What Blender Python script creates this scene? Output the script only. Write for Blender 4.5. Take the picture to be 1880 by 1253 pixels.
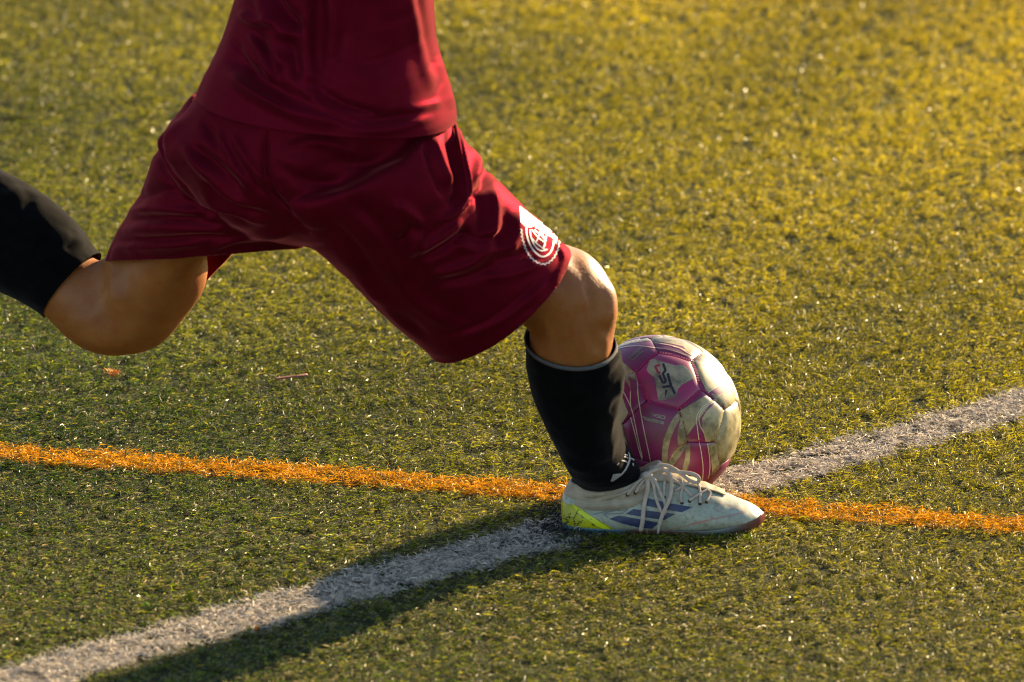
import bpy, bmesh, math, itertools
import numpy as np
from mathutils import Vector, Matrix, noise
from mathutils.bvhtree import BVHTree

for o in list(bpy.data.objects):
    bpy.data.objects.remove(o)
S = bpy.context.scene
COL = S.collection
rng = np.random.default_rng(7)
R = math.radians

# ------------------------------------------------------------ camera
D, FPX, PITCH = 11.5, 16445.0, R(13.82)
FW = np.array([0, math.cos(PITCH), -math.sin(PITCH)])
RT = np.array([1.0, 0, 0])
UP = np.array([0, math.sin(PITCH), math.cos(PITCH)])
CAM = -D * (FW + 275 / FPX * RT - 338.5 / FPX * UP)
cam = bpy.data.cameras.new('camera')
camo = bpy.data.objects.new('camera', cam)
COL.objects.link(camo)
camo.location = CAM
camo.rotation_euler = (math.pi / 2 - PITCH, 0, 0)
cam.sensor_fit = 'HORIZONTAL'
cam.sensor_width = 36
cam.lens = FPX / 1880 * 36
cam.clip_start, cam.clip_end = 0.1, 2000
cam.dof.use_dof = True
cam.dof.focus_distance = 11.72
cam.dof.aperture_fstop = 7.0
S.camera = camo

# ------------------------------------------------------------ sky, sun, exposure
SUN_EL, SUN_AZ = R(17.8), R(50.5)          # azimuth from +X towards +Y (away from the camera, to the right)
sd = Vector((math.cos(SUN_EL) * math.cos(SUN_AZ), math.cos(SUN_EL) * math.sin(SUN_AZ), math.sin(SUN_EL)))
w = bpy.data.worlds.new('World')
S.world = w
w.use_nodes = True
nt = w.node_tree
bg = nt.nodes['Background']
sky = nt.nodes.new('ShaderNodeTexSky')
sky.sky_type = 'NISHITA'
sky.sun_disc = False
sky.sun_elevation = SUN_EL
sky.sun_rotation = math.pi / 2 - SUN_AZ
sky.air_density = 0.9
sky.dust_density = 0.4
nt.links.new(sky.outputs[0], bg.inputs[0])
bg.inputs[1].default_value = 0.075
sl = bpy.data.lights.new('sun', 'SUN')
sl.energy = 5.0
sl.angle = R(0.7)
sl.color = (1.0, 0.75, 0.42)
slo = bpy.data.objects.new('sun', sl)
COL.objects.link(slo)
slo.rotation_euler = sd.to_track_quat('Z', 'Y').to_euler()
S.view_settings.view_transform = 'Standard'
S.view_settings.look = 'None'
S.view_settings.exposure = 1.95
S.view_settings.gamma = 1.0
S.view_settings.use_curve_mapping = False
S.render.engine = 'CYCLES'
S.cycles.use_denoising = True
S.cycles.max_bounces = 6
S.cycles.filter_width = 1.1

# ------------------------------------------------------------ helpers
def ray(px, py):
    d = FW + (px - 940) / FPX * RT - (py - 626.5) / FPX * UP
    return d / np.linalg.norm(d)

def P(px, py, Y):
    """point seen at a photo position, standing at depth Y"""
    d = ray(px, py)
    return CAM + d * ((Y - CAM[1]) / d[1])

def G(px, py, z=0.0):
    d = ray(px, py)
    return CAM + d * ((z - CAM[2]) / d[2])

def proj(co):
    q = np.asarray(co) - CAM
    zc = q @ FW
    return np.stack([940 + FPX * (q @ RT) / zc, 626.5 - FPX * (q @ UP) / zc], -1)

def link(o, parent=None):
    COL.objects.link(o)
    if parent is not None:
        o.parent = parent
        o.matrix_parent_inverse = Matrix.Translation(world_loc(parent)).inverted()
    return o

def world_loc(o):
    l = Vector(o.location)
    return l

def mesh_obj(name, verts, faces, mat=None, parent=None, smooth=True):
    me = bpy.data.meshes.new(name)
    me.from_pydata([tuple(map(float, v)) for v in verts], [], [tuple(map(int, f)) for f in faces])
    me.validate()
    me.update()
    if smooth:
        me.polygons.foreach_set('use_smooth', [True] * len(me.polygons))
    o = bpy.data.objects.new(name, me)
    if mat:
        me.materials.append(mat)
    return link(o, parent)

def tag(o, label=None, cat=None, group=None, kind=None):
    if label: o['label'] = label
    if cat: o['category'] = cat
    if group: o['group'] = group
    if kind: o['kind'] = kind
    return o

def empty(name, loc):
    o = bpy.data.objects.new(name, None)
    o.location = loc
    o.empty_display_size = 0.1
    COL.objects.link(o)
    return o

def catmull(pts, sub, closed=False):
    pts = np.asarray(pts, float)
    n = len(pts)
    out = []
    rangen = n if closed else n - 1
    for i in range(rangen):
        if closed:
            p0, p1, p2, p3 = pts[i - 1], pts[i], pts[(i + 1) % n], pts[(i + 2) % n]
        else:
            p1, p2 = pts[i], pts[i + 1]
            p0 = pts[i - 1] if i > 0 else 2 * p1 - p2
            p3 = pts[i + 2] if i + 2 < n else 2 * p2 - p1
        for k in range(sub):
            t = k / sub
            out.append(0.5 * (2 * p1 + (p2 - p0) * t + (2 * p0 - 5 * p1 + 4 * p2 - p3) * t * t + (3 * p1 - p0 - 3 * p2 + p3) * t ** 3))
    if not closed:
        out.append(pts[-1])
    return np.array(out)

def nz(v):
    return v / (np.linalg.norm(v, axis=-1, keepdims=True) + 1e-12)

def rings_px(rows):
    """rows of (A, B, Y, half_depth): photo positions of the two outlines of a limb, its depth and half thickness"""
    c, a, th = [], [], []
    for A, B, Y, t in rows:
        pa, pb = P(A[0], A[1], Y), P(B[0], B[1], Y)
        c.append((pa + pb) / 2); a.append((pb - pa) / 2); th.append(t)
    return np.array(c), np.array(a), np.array(th)

def loft(c, a, th, sub=6, n=40, caps=True, power=1.0, second=None):
    k = np.concatenate([c, a, th[:, None]], 1)
    if second is not None:
        k = np.concatenate([k, second], 1)
    k = catmull(k, sub)
    c, a, th = k[:, :3], k[:, 3:6], k[:, 6]
    tan = nz(np.gradient(c, axis=0))
    if second is not None:
        b = k[:, 7:10]
    else:
        b = nz(np.cross(a, tan)) * th[:, None]
    ang = np.linspace(0, 2 * np.pi, n, endpoint=False)
    ca, sa = np.cos(ang), np.sin(ang)
    ca = np.sign(ca) * np.abs(ca) ** power
    sa = np.sign(sa) * np.abs(sa) ** power
    V = (c[:, None] + a[:, None] * ca[None, :, None] + b[:, None] * sa[None, :, None]).reshape(-1, 3)
    F = []
    m = len(c)
    for i in range(m - 1):
        for j in range(n):
            j2 = (j + 1) % n
            F.append((i * n + j, i * n + j2, (i + 1) * n + j2, (i + 1) * n + j))
    if caps:
        V = np.vstack([V, c[0], c[-1]])
        i0, i1 = m * n, m * n + 1
        for j in range(n):
            j2 = (j + 1) % n
            F.append((i0, j2, j))
            F.append((i1, (m - 1) * n + j, (m - 1) * n + j2))
    return V, F

def join(parts):
    V, F, o = [], [], 0
    for v, f in parts:
        V.append(np.asarray(v)); F += [tuple(x + o for x in q) for q in f]; o += len(v)
    return np.vstack(V), F

def fix_normals(me):
    bm = bmesh.new(); bm.from_mesh(me)
    bmesh.ops.recalc_face_normals(bm, faces=bm.faces)
    bm.to_mesh(me); bm.free()

def voxel_union(V, F, size):
    o = mesh_obj('union', V, F)
    # every closed tube gets outward normals before the union
    fix_normals(o.data)
    m = o.modifiers.new('r', 'REMESH'); m.mode = 'VOXEL'; m.voxel_size = size; m.adaptivity = 0
    dg = bpy.context.evaluated_depsgraph_get()
    me = bpy.data.meshes.new_from_object(o.evaluated_get(dg))
    old = o.data
    bpy.data.objects.remove(o); bpy.data.meshes.remove(old)
    return me

def get_co(me):
    a = np.empty(len(me.vertices) * 3); me.vertices.foreach_get('co', a); return a.reshape(-1, 3)

def set_co(me, a):
    me.vertices.foreach_set('co', np.ascontiguousarray(a).ravel()); me.update()

def get_no(me):
    a = np.empty(len(me.vertices) * 3); me.vertex_normals.foreach_get('vector', a); return a.reshape(-1, 3)

def edges_of(me):
    e = np.empty(len(me.edges) * 2, int); me.edges.foreach_get('vertices', e); return e.reshape(-1, 2)

def smooth(me, it, fac=0.5):
    e = edges_of(me); co = get_co(me)
    deg = np.bincount(e.ravel(), minlength=len(co))[:, None].astype(float)
    for k in range(it):
        s = np.zeros_like(co)
        for ax in range(3):
            s[:, ax] = np.bincount(e[:, 0], co[e[:, 1], ax], len(co)) + np.bincount(e[:, 1], co[e[:, 0], ax], len(co))
        co = co + fac * (s / np.maximum(deg, 1) - co)
    set_co(me, co)

def seg_dist(p, pts):
    """distance of 2D points to a polyline and the position 0..1 along it"""
    best = np.full(len(p), 1e9); at = np.zeros(len(p))
    L = np.r_[0, np.cumsum(np.linalg.norm(np.diff(pts, axis=0), axis=1))]
    for i in range(len(pts) - 1):
        a, b = pts[i], pts[i + 1]
        ab = b - a
        t = np.clip(((p - a) @ ab) / (ab @ ab), 0, 1)
        d = np.linalg.norm(p - (a + t[:, None] * ab), axis=1)
        k = d < best
        best[k] = d[k]; at[k] = (L[i] + t[k] * (L[i + 1] - L[i])) / L[-1]
    return best, at

def folds(me, lst, extra=None):
    """press creases (pts, width, depth in mm) into the cloth side that shows"""
    co, no = get_co(me), get_no(me)
    px = proj(co)
    face = np.clip((no @ -FW) * 2.0 + 0.6, 0, 1)
    dis = np.zeros(len(co))
    for pts, wd, amp in lst:
        pl = catmull(pts, 6) if len(pts) > 2 else np.array(pts, float)
        lo, hi = pl.min(0) - 4 * wd, pl.max(0) + 4 * wd
        sel = np.where(((px > lo) & (px < hi)).all(1))[0]
        d, t = seg_dist(px[sel], pl)
        tp = np.clip(np.sin(np.pi * np.clip(t, 0.02, 0.98)) * 1.7, 0, 1)
        dis[sel] += amp * 0.001 * np.exp(-(d / wd) ** 2) * tp * face[sel]
    if extra is not None:
        dis += extra(co)
    set_co(me, co + no * dis[:, None])

def cloth_noise(s1, a1, s2, a2, crease=0.0):
    def f(co):
        out = np.empty(len(co))
        for i, p in enumerate(co):
            v = a1 * noise.noise(Vector(p) * s1) + a2 * noise.noise(Vector((p[0] * s2, p[1] * s2, p[2] * s2 * 0.6 + 7)))
            if crease:
                # thin valleys between soft rolls, running with the pull of the cloth
                q = Vector(((p[0] + 0.5 * p[2]) * 9, p[1] * 7, (p[2] - 0.5 * p[0]) * 20))
                v += crease * (min(abs(noise.noise(q)) * 2.2, 0.55) - 0.4) * (0.5 + 0.5 * noise.noise(Vector(p) * 5 + Vector((3, 1, 4))))
            out[i] = v
        return out
    return f

def bvh_of(objs):
    V, F, o = [], [], 0
    for ob in objs:
        me = ob.data
        V += [Vector(v.co) + Vector(ob.location) if ob.parent is None else Vector(v.co) for v in me.vertices]
        F += [tuple(i + o for i in p.vertices) for p in me.polygons]
        o = len(V)
    return BVHTree.FromPolygons(V, F)

def drape(bvh, px, py, off, Y=0.0):
    d = ray(px, py)
    loc, no, i, dist = bvh.ray_cast(Vector(CAM), Vector(d))
    if loc is None:
        return None
    if no.dot(Vector(d)) > 0: no = -no
    return np.array(loc + no * off)

def patch(poly, bvh, off, maxlen=5.0, curve=0):
    """flat print: a filled photo-space outline laid onto the surface it is printed on"""
    pl = catmull(poly, curve, True) if curve else np.array(poly, float)
    bm = bmesh.new()
    f = bm.faces.new([bm.verts.new((p[0], p[1], 0)) for p in pl])
    bmesh.ops.triangulate(bm, faces=[f])
    for k in range(8):
        es = [e for e in bm.edges if e.calc_length() > maxlen]
        if not es: break
        bmesh.ops.subdivide_edges(bm, edges=es, cuts=1)
        bmesh.ops.triangulate(bm, faces=[q for q in bm.faces if len(q.verts) > 3])
    bm.verts.index_update()
    V, ok = [], []
    for v in bm.verts:
        q = drape(bvh, v.co.x, v.co.y, off)
        ok.append(q is not None); V.append(q if q is not None else np.zeros(3))
    F = [[v.index for v in q.verts] for q in bm.faces if all(ok[v.index] for v in q.verts)]
    bm.free()
    return compact(np.array(V), F)

def compact(V, F):
    used = sorted({i for f in F for i in f})
    m = {o: n for n, o in enumerate(used)}
    return V[used] if used else np.zeros((0, 3)), [tuple(m[i] for i in f) for f in F]

def ribbon(pts, wd, bvh, off, step=3.0, closed=False, smoothc=True):
    """a printed line of width wd (a number or one per point)"""
    pts = np.array(pts, float)
    ws = np.full(len(pts), wd, float) if np.isscalar(wd) else np.array(wd, float)
    k = np.c_[pts, ws]
    k = catmull(k, 5, closed) if (smoothc and len(pts) > 2) else catmull(k, 4 if len(pts) > 2 else 8, closed) if smoothc else np.array([k[i] + (k[i + 1] - k[i]) * t for i in range(len(k) - 1) for t in np.linspace(0, 1, 5)[:(-1 if i < len(k) - 2 else None)]])
    p = k[:, :2]
    t = nz(np.gradient(p, axis=0)) if not closed else nz(np.roll(p, -1, 0) - np.roll(p, 1, 0))
    nrm = np.c_[-t[:, 1], t[:, 0]]
    V, ok = [], []
    for i in range(len(p)):
        for s in (-0.5, 0.5):
            q = p[i] + nrm[i] * s * k[i, 2]
            r = drape(bvh, q[0], q[1], off)
            ok.append(r is not None); V.append(r if r is not None else np.zeros(3))
    F = []
    m = len(p)
    for i in range(m if closed else m - 1):
        j = (i + 1) % m
        f = (2 * i, 2 * i + 1, 2 * j + 1, 2 * j)
        if all(ok[x] for x in f): F.append(f)
    return compact(np.array(V), F)

def tube(path, rw, rt=None, n=10, facing=None, sub=5):
    """lace-like band: half width rw, half thickness rt, broad side turned to the viewer side"""
    p = catmull(path, sub) if len(path) > 2 else np.array([path[0] + (path[1] - path[0]) * t for t in np.linspace(0, 1, 6)])
    t = nz(np.gradient(p, axis=0))
    f = np.array(facing if facing is not None else -FW)
    b = nz(np.cross(t, f))
    c = nz(np.cross(b, t))
    rt = rt or rw
    ang = np.linspace(0, 2 * np.pi, n, endpoint=False)
    V = (p[:, None] + b[:, None] * (np.cos(ang) * rw)[None, :, None] + c[:, None] * (np.sin(ang) * rt)[None, :, None]).reshape(-1, 3)
    F = [(i * n + j, i * n + (j + 1) % n, (i + 1) * n + (j + 1) % n, (i + 1) * n + j) for i in range(len(p) - 1) for j in range(n)]
    F += [tuple(range(n))[::-1], tuple((len(p) - 1) * n + j for j in range(n))]
    return V, F

# ------------------------------------------------------------ materials
def new_mat(name):
    m = bpy.data.materials.new(name); m.use_nodes = True
    return m, m.node_tree, m.node_tree.nodes['Principled BSDF']

def N(t, kind, **kw):
    n = t.nodes.new(kind)
    for k, v in kw.items():
        if k.startswith('i_'):
            n.inputs[k[2:].replace('_', ' ')].default_value = v
        else:
            setattr(n, k, v)
    return n

def rgba(c): return (c[0], c[1], c[2], 1)

def noise_mix(t, c1, c2, scale, lo=0.4, hi=0.6, detail=4, coord=None):
    tc = N(t, 'ShaderNodeTexCoord')
    no = N(t, 'ShaderNodeTexNoise'); no.inputs['Scale'].default_value = scale; no.inputs['Detail'].default_value = detail
    t.links.new(tc.outputs['Object'], no.inputs['Vector'])
    rp = N(t, 'ShaderNodeValToRGB')
    rp.color_ramp.elements[0].position = lo; rp.color_ramp.elements[0].color = rgba(c1) if not hasattr(c1, 'outputs') else (0, 0, 0, 1)
    rp.color_ramp.elements[1].position = hi; rp.color_ramp.elements[1].color = rgba(c2)
    t.links.new(no.outputs['Fac'], rp.inputs['Fac'])
    return rp, no, tc

def bump(t, b, scale, strength, dist=0.001, kind='noise', stretch=None):
    tc = N(t, 'ShaderNodeTexCoord')
    vec = tc.outputs['Object']
    if stretch:
        mp = N(t, 'ShaderNodeMapping'); mp.inputs['Scale'].default_value = stretch
        t.links.new(vec, mp.inputs['Vector']); vec = mp.outputs[0]
    no = N(t, 'ShaderNodeTexNoise'); no.inputs['Scale'].default_value = scale; no.inputs['Detail'].default_value = 3
    t.links.new(vec, no.inputs['Vector'])
    bp = N(t, 'ShaderNodeBump'); bp.inputs['Strength'].default_value = strength; bp.inputs['Distance'].default_value = dist
    t.links.new(no.outputs['Fac'], bp.inputs['Height'])
    t.links.new(bp.outputs[0], b.inputs['Normal'])

def simple(name, c1, c2=None, scale=40, rough=0.6, spec=0.4, lo=0.35, hi=0.65, bs=None, sheen=0, coat=0):
    m, t, b = new_mat(name)
    b.inputs['Base Color'].default_value = rgba(c1)
    if c2 is not None:
        rp, _, _ = noise_mix(t, c1, c2, scale, lo, hi)
        t.links.new(rp.outputs[0], b.inputs['Base Color'])
    b.inputs['Roughness'].default_value = rough
    b.inputs['Specular IOR Level'].default_value = spec
    if sheen:
        b.inputs['Sheen Weight'].default_value = sheen; b.inputs['Sheen Roughness'].default_value = 0.4
    if coat:
        b.inputs['Coat Weight'].default_value = coat
    if bs: bump(t, b, bs[0], bs[1], bs[2])
    return m

MAROON = (0.048, 0.0009, 0.0042)
M_shorts = simple('maroon_cloth', MAROON, (0.060, 0.0011, 0.0052), 25, 0.9, 0.02, bs=(900, 0.35, 0.0006), sheen=0.38)
M_jersey = simple('maroon_jersey_cloth', (0.059, 0.0011, 0.0060), (0.071, 0.0013, 0.0074), 20, 0.9, 0.02, bs=(900, 0.35, 0.0006), sheen=0.34)
for m_ in (M_shorts, M_jersey):      # dyed polyester: the soft shine takes the colour of the yarn
    p_ = m_.node_tree.nodes['Principled BSDF']
    p_.inputs['Sheen Tint'].default_value = (1.0, 0.20, 0.19, 1)
    p_.inputs['Sheen Roughness'].default_value = 0.35
    t_ = m_.node_tree
    gl_ = N(t_, 'ShaderNodeBsdfGlossy'); gl_.inputs['Color'].default_value = (0.40, 0.016, 0.045, 1); gl_.inputs['Roughness'].default_value = 0.46
    mx_ = N(t_, 'ShaderNodeMixShader'); mx_.inputs[0].default_value = 0.10
    t_.links.new(p_.outputs[0], mx_.inputs[1]); t_.links.new(gl_.outputs[0], mx_.inputs[2])
    t_.links.new(p_.inputs['Normal'].links[0].from_socket, gl_.inputs['Normal'])
    t_.links.new(mx_.outputs[0], t_.nodes['Material Output'].inputs['Surface'])
M_white_print = simple('white_print', (0.52, 0.49, 0.47), (0.42, 0.39, 0.37), 60, 0.45)
M_sock = simple('black_sock_knit', (0.0025, 0.0022, 0.0022), (0.004, 0.0035, 0.0035), 60, 0.95, 0.03, bs=(700, 0.4, 0.0010), sheen=0.06)
M_sock.node_tree.nodes['Principled BSDF'].inputs['Sheen Tint'].default_value = (0.74, 0.72, 0.76, 1)
M_trim = simple('grey_sock_trim', (0.085, 0.085, 0.083), None, rough=0.9, spec=0.2, bs=(900, 0.6, 0.001))
M_sockmark = simple('pale_sock_mark', (0.28, 0.26, 0.26), None, rough=0.8)

M_skin, t, b = new_mat('tanned_skin')
rp, no_, tc_ = noise_mix(t, (0.235, 0.074, 0.015), (0.315, 0.112, 0.025), 28, 0.3, 0.7)
t.links.new(rp.outputs[0], b.inputs['Base Color'])
b.inputs['Roughness'].default_value = 0.5
b.inputs['Specular IOR Level'].default_value = 0.3
b.inputs['Subsurface Weight'].default_value = 0.25
b.inputs['Subsurface Radius'].default_value = (1.0, 0.35, 0.15)
b.inputs['Subsurface Scale'].default_value = 0.008
bump(t, b, 300, 0.45, 0.0010)
mo, _, _ = noise_mix(t, (1.0, 1.0, 1.0), (1.0, 0.72, 0.60), 75, 0.50, 0.72, 6)
mq = N(t, 'ShaderNodeMixRGB', blend_type='MULTIPLY'); mq.inputs[0].default_value = 0.8
t.links.new(rp.outputs[0], mq.inputs[1]); t.links.new(mo.outputs[0], mq.inputs[2]); t.links.new(mq.outputs[0], b.inputs['Base Color'])

def turf_mat(name, transl, rough):
    m, t, b = new_mat(name)
    at = N(t, 'ShaderNodeAttribute', attribute_name='tint')
    t.links.new(at.outputs['Color'], b.inputs['Base Color'])
    b.inputs['Roughness'].default_value = rough
    ml = N(t, 'ShaderNodeMath', operation='MULTIPLY'); ml.inputs[1].default_value = 0.6
    t.links.new(at.outputs['Alpha'], ml.inputs[0]); t.links.new(ml.outputs[0], b.inputs['Specular IOR Level'])
    tr = N(t, 'ShaderNodeBsdfTranslucent')
    t.links.new(at.outputs['Color'], tr.inputs['Color'])
    mx = N(t, 'ShaderNodeMixShader'); mx.inputs[0].default_value = transl
    t.links.new(b.outputs[0], mx.inputs[1]); t.links.new(tr.outputs[0], mx.inputs[2])
    t.links.new(mx.outputs[0], t.nodes['Material Output'].inputs['Surface'])
    return m
M_turf = turf_mat('plastic_turf_fibre', 0.45, 0.40)
M_line = turf_mat('line_fibre', 0.30, 0.5)

# ------------------------------------------------------------ the ground
gm, t, b = new_mat('infill_ground')
rp, no1, tc = noise_mix(t, (0.014, 0.016, 0.007), (0.075, 0.080, 0.022), 380, 0.40, 0.66, 6)
t.links.new(rp.outputs[0], b.inputs['Base Color'])
b.inputs['Roughness'].default_value = 0.95
b.inputs['Specular IOR Level'].default_value = 0.08
bump(t, b, 300, 1.0, 0.004)
# sheet: fine near the player, reaching the horizon
xs = [-900, -60, -8, 8, 60, 900]; ys = [-60, -20, -6, 8, 60, 1500]
V = [(x, y, 0) for y in ys for x in xs]
F = [(j * 6 + i, j * 6 + i + 1, (j + 1) * 6 + i + 1, (j + 1) * 6 + i) for j in range(5) for i in range(5)]
tag(mesh_obj('ground', V, F, gm, smooth=False), kind='structure', label='artificial turf pitch under the player')

def vnoise(x, y, seed=0):
    r = np.random.default_rng(seed)
    s = np.zeros_like(x)
    for k in range(10):
        a = r.uniform(0, 2 * np.pi); f = r.uniform(0.6, 1.4); p = r.uniform(0, 2 * np.pi)
        s += np.sin((x * np.cos(a) + y * np.sin(a)) * f + p)
    return s / np.sqrt(5)

def blades(name, root, L, W, tip, az, tw, z0, colr, mat, kind='stuff', label=None, gloss=0.13):
    n = len(L)
    dx, dy = np.cos(az), np.sin(az)
    dirv = np.stack([dx, dy, np.zeros(n)], 1)
    per = np.stack([-dy * np.cos(tw), dx * np.cos(tw), np.sin(tw)], 1) * (W / 2)[:, None]
    base = np.c_[root, z0]
    side = np.stack([-dy, dx, np.zeros(n)], 1) * (L * rng.normal(0, 0.16, n))[:, None]
    hor = np.sqrt(np.maximum(L ** 2 - tip ** 2, (0.25 * L) ** 2))
    mid = base + dirv * (hor * 0.42)[:, None] + np.array([0, 0, 1.0]) * (tip * rng.uniform(0.6, 1.15, n))[:, None] + side * 0.8
    end = base + dirv * hor[:, None] + np.array([0, 0, 1.0]) * tip[:, None]
    end[:, 2] = np.maximum(end[:, 2], 0.0015)
    mid[:, 2] = np.maximum(mid[:, 2], 0.0015)
    per = per * 1.25
    co = np.stack([base, mid - per, mid + per, end], 1).reshape(-1, 3).astype(np.float32)
    me = bpy.data.meshes.new(name)
    me.vertices.add(4 * n); me.vertices.foreach_set('co', co.ravel())
    idx = (np.array([0, 2, 1, 1, 2, 3])[None] + 4 * np.arange(n)[:, None]).astype(np.int32)
    me.loops.add(6 * n); me.loops.foreach_set('vertex_index', idx.ravel())
    me.polygons.add(2 * n)
    me.polygons.foreach_set('loop_start', (np.array([0, 3])[None] + 6 * np.arange(n)[:, None]).astype(np.int32).ravel())
    me.update(calc_edges=True)
    ca = me.color_attributes.new('tint', 'FLOAT_COLOR', 'POINT')
    c = np.ones((n, 4, 4), np.float32)
    c[:, :, :3] = colr[:, None]
    c[:, :, 3] = np.where(rng.random(n) < gloss, 1.0, 0.08)[:, None]      # a few fibres are still slick and glint
    ca.data.foreach_set('color', c.ravel())
    me.materials.append(mat)
    o = bpy.data.objects.new(name, me)
    COL.objects.link(o)
    return tag(o, label, kind=kind)

# the two painted lines, as bands on the ground (centre line a-b, width)
oa, ob = G(0, 838)[:2], G(1880, 973)[:2]
wa, wb = G(302, 1181)[:2], G(1785, 775)[:2]
def band(xy, a, b):
    t = (b - a) / np.linalg.norm(b - a)
    q = xy - a
    return q @ np.array([-t[1], t[0]])
OW, WW = 0.076, 0.100

foot_c = np.array([0.0, -0.03])

def turf(xy, per, thin=-3.6):
    # bare, matted spots carry fewer fibres
    dens = vnoise(xy[:, 0] * 20, xy[:, 1] * 26, 3) + 0.6 * vnoise(xy[:, 0] * 90, xy[:, 1] * 50, 4)
    xy = xy[dens + rng.normal(0, 0.8, len(xy)) > thin]
    # the carpet is stitched in tufts: a dozen fibres fan out of each stitch, roughly the same way
    n = len(xy)
    az = vnoise(xy[:, 0] * 14, xy[:, 1] * 14, 21) * 0.9 + rng.normal(0, 1.1, n)
    num = np.maximum(1, rng.poisson(per, n)) if per > 1 else np.ones(n, int)
    az = np.repeat(az, num) + rng.normal(0, 0.75, num.sum())
    xy = np.repeat(xy, num, 0) + (rng.normal(0, 0.0025, (num.sum(), 2)) if per > 1 else 0)
    n = len(xy)
    do = band(xy, oa, ob) + vnoise(xy[:, 0] * 60, xy[:, 1] * 60, 9) * 0.004 + rng.normal(0, 0.004, n)
    dw = band(xy, wa, wb) + vnoise(xy[:, 0] * 60, xy[:, 1] * 60, 10) * 0.004 + rng.normal(0, 0.005, n)
    iso = np.abs(do) < OW / 2
    isw = (np.abs(dw) < WW / 2) & ~iso
    return xy, iso, isw, az

def in_view(xy, m=0.10):
    hw = 0.665 * (11.5 + xy[:, 1]) / 11.5 + m
    return (np.abs(xy[:, 0] + 0.195 * (11.5 + xy[:, 1]) / 11.5) < hw) & (xy[:, 1] > -0.95) & (xy[:, 1] < 3.8)

def green(xy, az, wide=1.0, name='artificial_grass', label='olive green artificial grass of the football pitch'):
    n = len(xy)
    far = 1 + 0.12 * np.clip(xy[:, 1] - 0.3, 0, 3) / 3
    # flatter on the near left, raised towards the far right to brighten it
    stand = np.clip(0.34 + 0.26 * (xy[:, 0] + 0.2) + 0.15 * xy[:, 1] + 0.10 * vnoise(xy[:, 0] * 5, xy[:, 1] * 3, 31), 0.08, 1.0)
    L = rng.gamma(4, 0.0019, n).clip(0.003, 0.022) * far
    W = rng.uniform(0.0007, 0.0013, n) * wide * far
    up = np.clip(rng.beta(1.2, 3.0, n) * (0.55 + 1.0 * stand), 0, 0.95)
    tip = L * up * 0.85
    tw = rng.normal(0, 0.8, n)
    z0 = rng.uniform(0.0, 0.007, n)
    f = rng.random(n)[:, None]
    patchy = (vnoise(xy[:, 0] * 9, xy[:, 1] * 5, 5) * 0.5 + rng.normal(0, 0.6, n))[:, None]
    # low-sun glare put into the fibre colour: golden far right, green near left
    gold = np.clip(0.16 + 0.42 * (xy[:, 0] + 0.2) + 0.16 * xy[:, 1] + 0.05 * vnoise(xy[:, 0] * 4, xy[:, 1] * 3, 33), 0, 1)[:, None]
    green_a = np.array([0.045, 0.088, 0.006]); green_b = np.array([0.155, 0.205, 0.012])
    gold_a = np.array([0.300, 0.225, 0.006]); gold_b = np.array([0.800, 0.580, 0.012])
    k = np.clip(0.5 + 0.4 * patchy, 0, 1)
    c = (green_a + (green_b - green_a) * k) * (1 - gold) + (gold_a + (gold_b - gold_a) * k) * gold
    tan = np.array([0.340, 0.270, 0.115]); dark = np.array([0.016, 0.032, 0.014]); yel = np.array([0.330, 0.290, 0.014])
    near = np.clip(0.55 - 0.9 * xy[:, 1:2], 0, 1)           # more dead, straw-coloured fibre around the trodden crossing
    ft = 0.10 + 0.17 * near
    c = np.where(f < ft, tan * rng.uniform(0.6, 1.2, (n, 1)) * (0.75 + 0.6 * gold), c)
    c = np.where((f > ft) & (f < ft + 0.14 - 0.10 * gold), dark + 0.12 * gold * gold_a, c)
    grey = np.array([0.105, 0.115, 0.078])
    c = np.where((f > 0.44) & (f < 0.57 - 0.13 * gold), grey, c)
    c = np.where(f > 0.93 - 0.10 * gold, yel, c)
    c = c * rng.uniform(0.6, 1.4, (n, 1))
    return blades(name, xy, L, W, tip, az, tw, z0, c, M_turf, label=label)

NX0, NX1, NY0, NY1 = -1.15, 0.85, -0.95, 3.8
c_ = np.c_[rng.uniform(-1.2, 0.8, 112000), rng.uniform(-0.95, 3.8, 112000)]
c_ = c_[in_view(c_)]
c_ = c_[rng.random(len(c_)) < np.clip(1.05 - 0.13 * np.clip(c_[:, 1], 0, 9), 0.4, 1)]
xy, iso, isw, AZ = turf(c_, 13)
c_ = np.c_[rng.uniform(-2.6, 2.3, 130000), rng.uniform(-2.0, 6.0, 130000)]
xy2, iso2, isw2, AZ2 = turf(c_[~in_view(c_)], 1)
print('BLADES', len(xy), len(xy2))
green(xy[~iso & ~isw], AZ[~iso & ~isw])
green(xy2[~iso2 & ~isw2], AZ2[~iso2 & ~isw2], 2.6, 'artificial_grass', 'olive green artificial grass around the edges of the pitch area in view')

# fibres pushed up along the sole
k_ = 900
r_ = np.c_[rng.uniform(-0.135, 0.125, k_), -0.03 - np.abs(rng.normal(0.052, 0.010, k_))]
L_ = rng.uniform(0.007, 0.016, k_)
c0_ = np.where(rng.random((k_, 1)) < 0.3, np.array([[0.30, 0.24, 0.10]]), np.array([[0.11, 0.15, 0.012]])) * rng.uniform(0.5, 1.3, (k_, 1))
blades('artificial_grass', r_, L_, rng.uniform(0.0008, 0.0014, k_), L_ * rng.uniform(0.35, 0.85, k_), rng.uniform(0, 2 * np.pi, k_), rng.normal(0, 0.6, k_), rng.uniform(0, 0.003, k_), c0_, M_turf, label='grass fibres pushed up along the near side of the boot sole')

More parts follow.
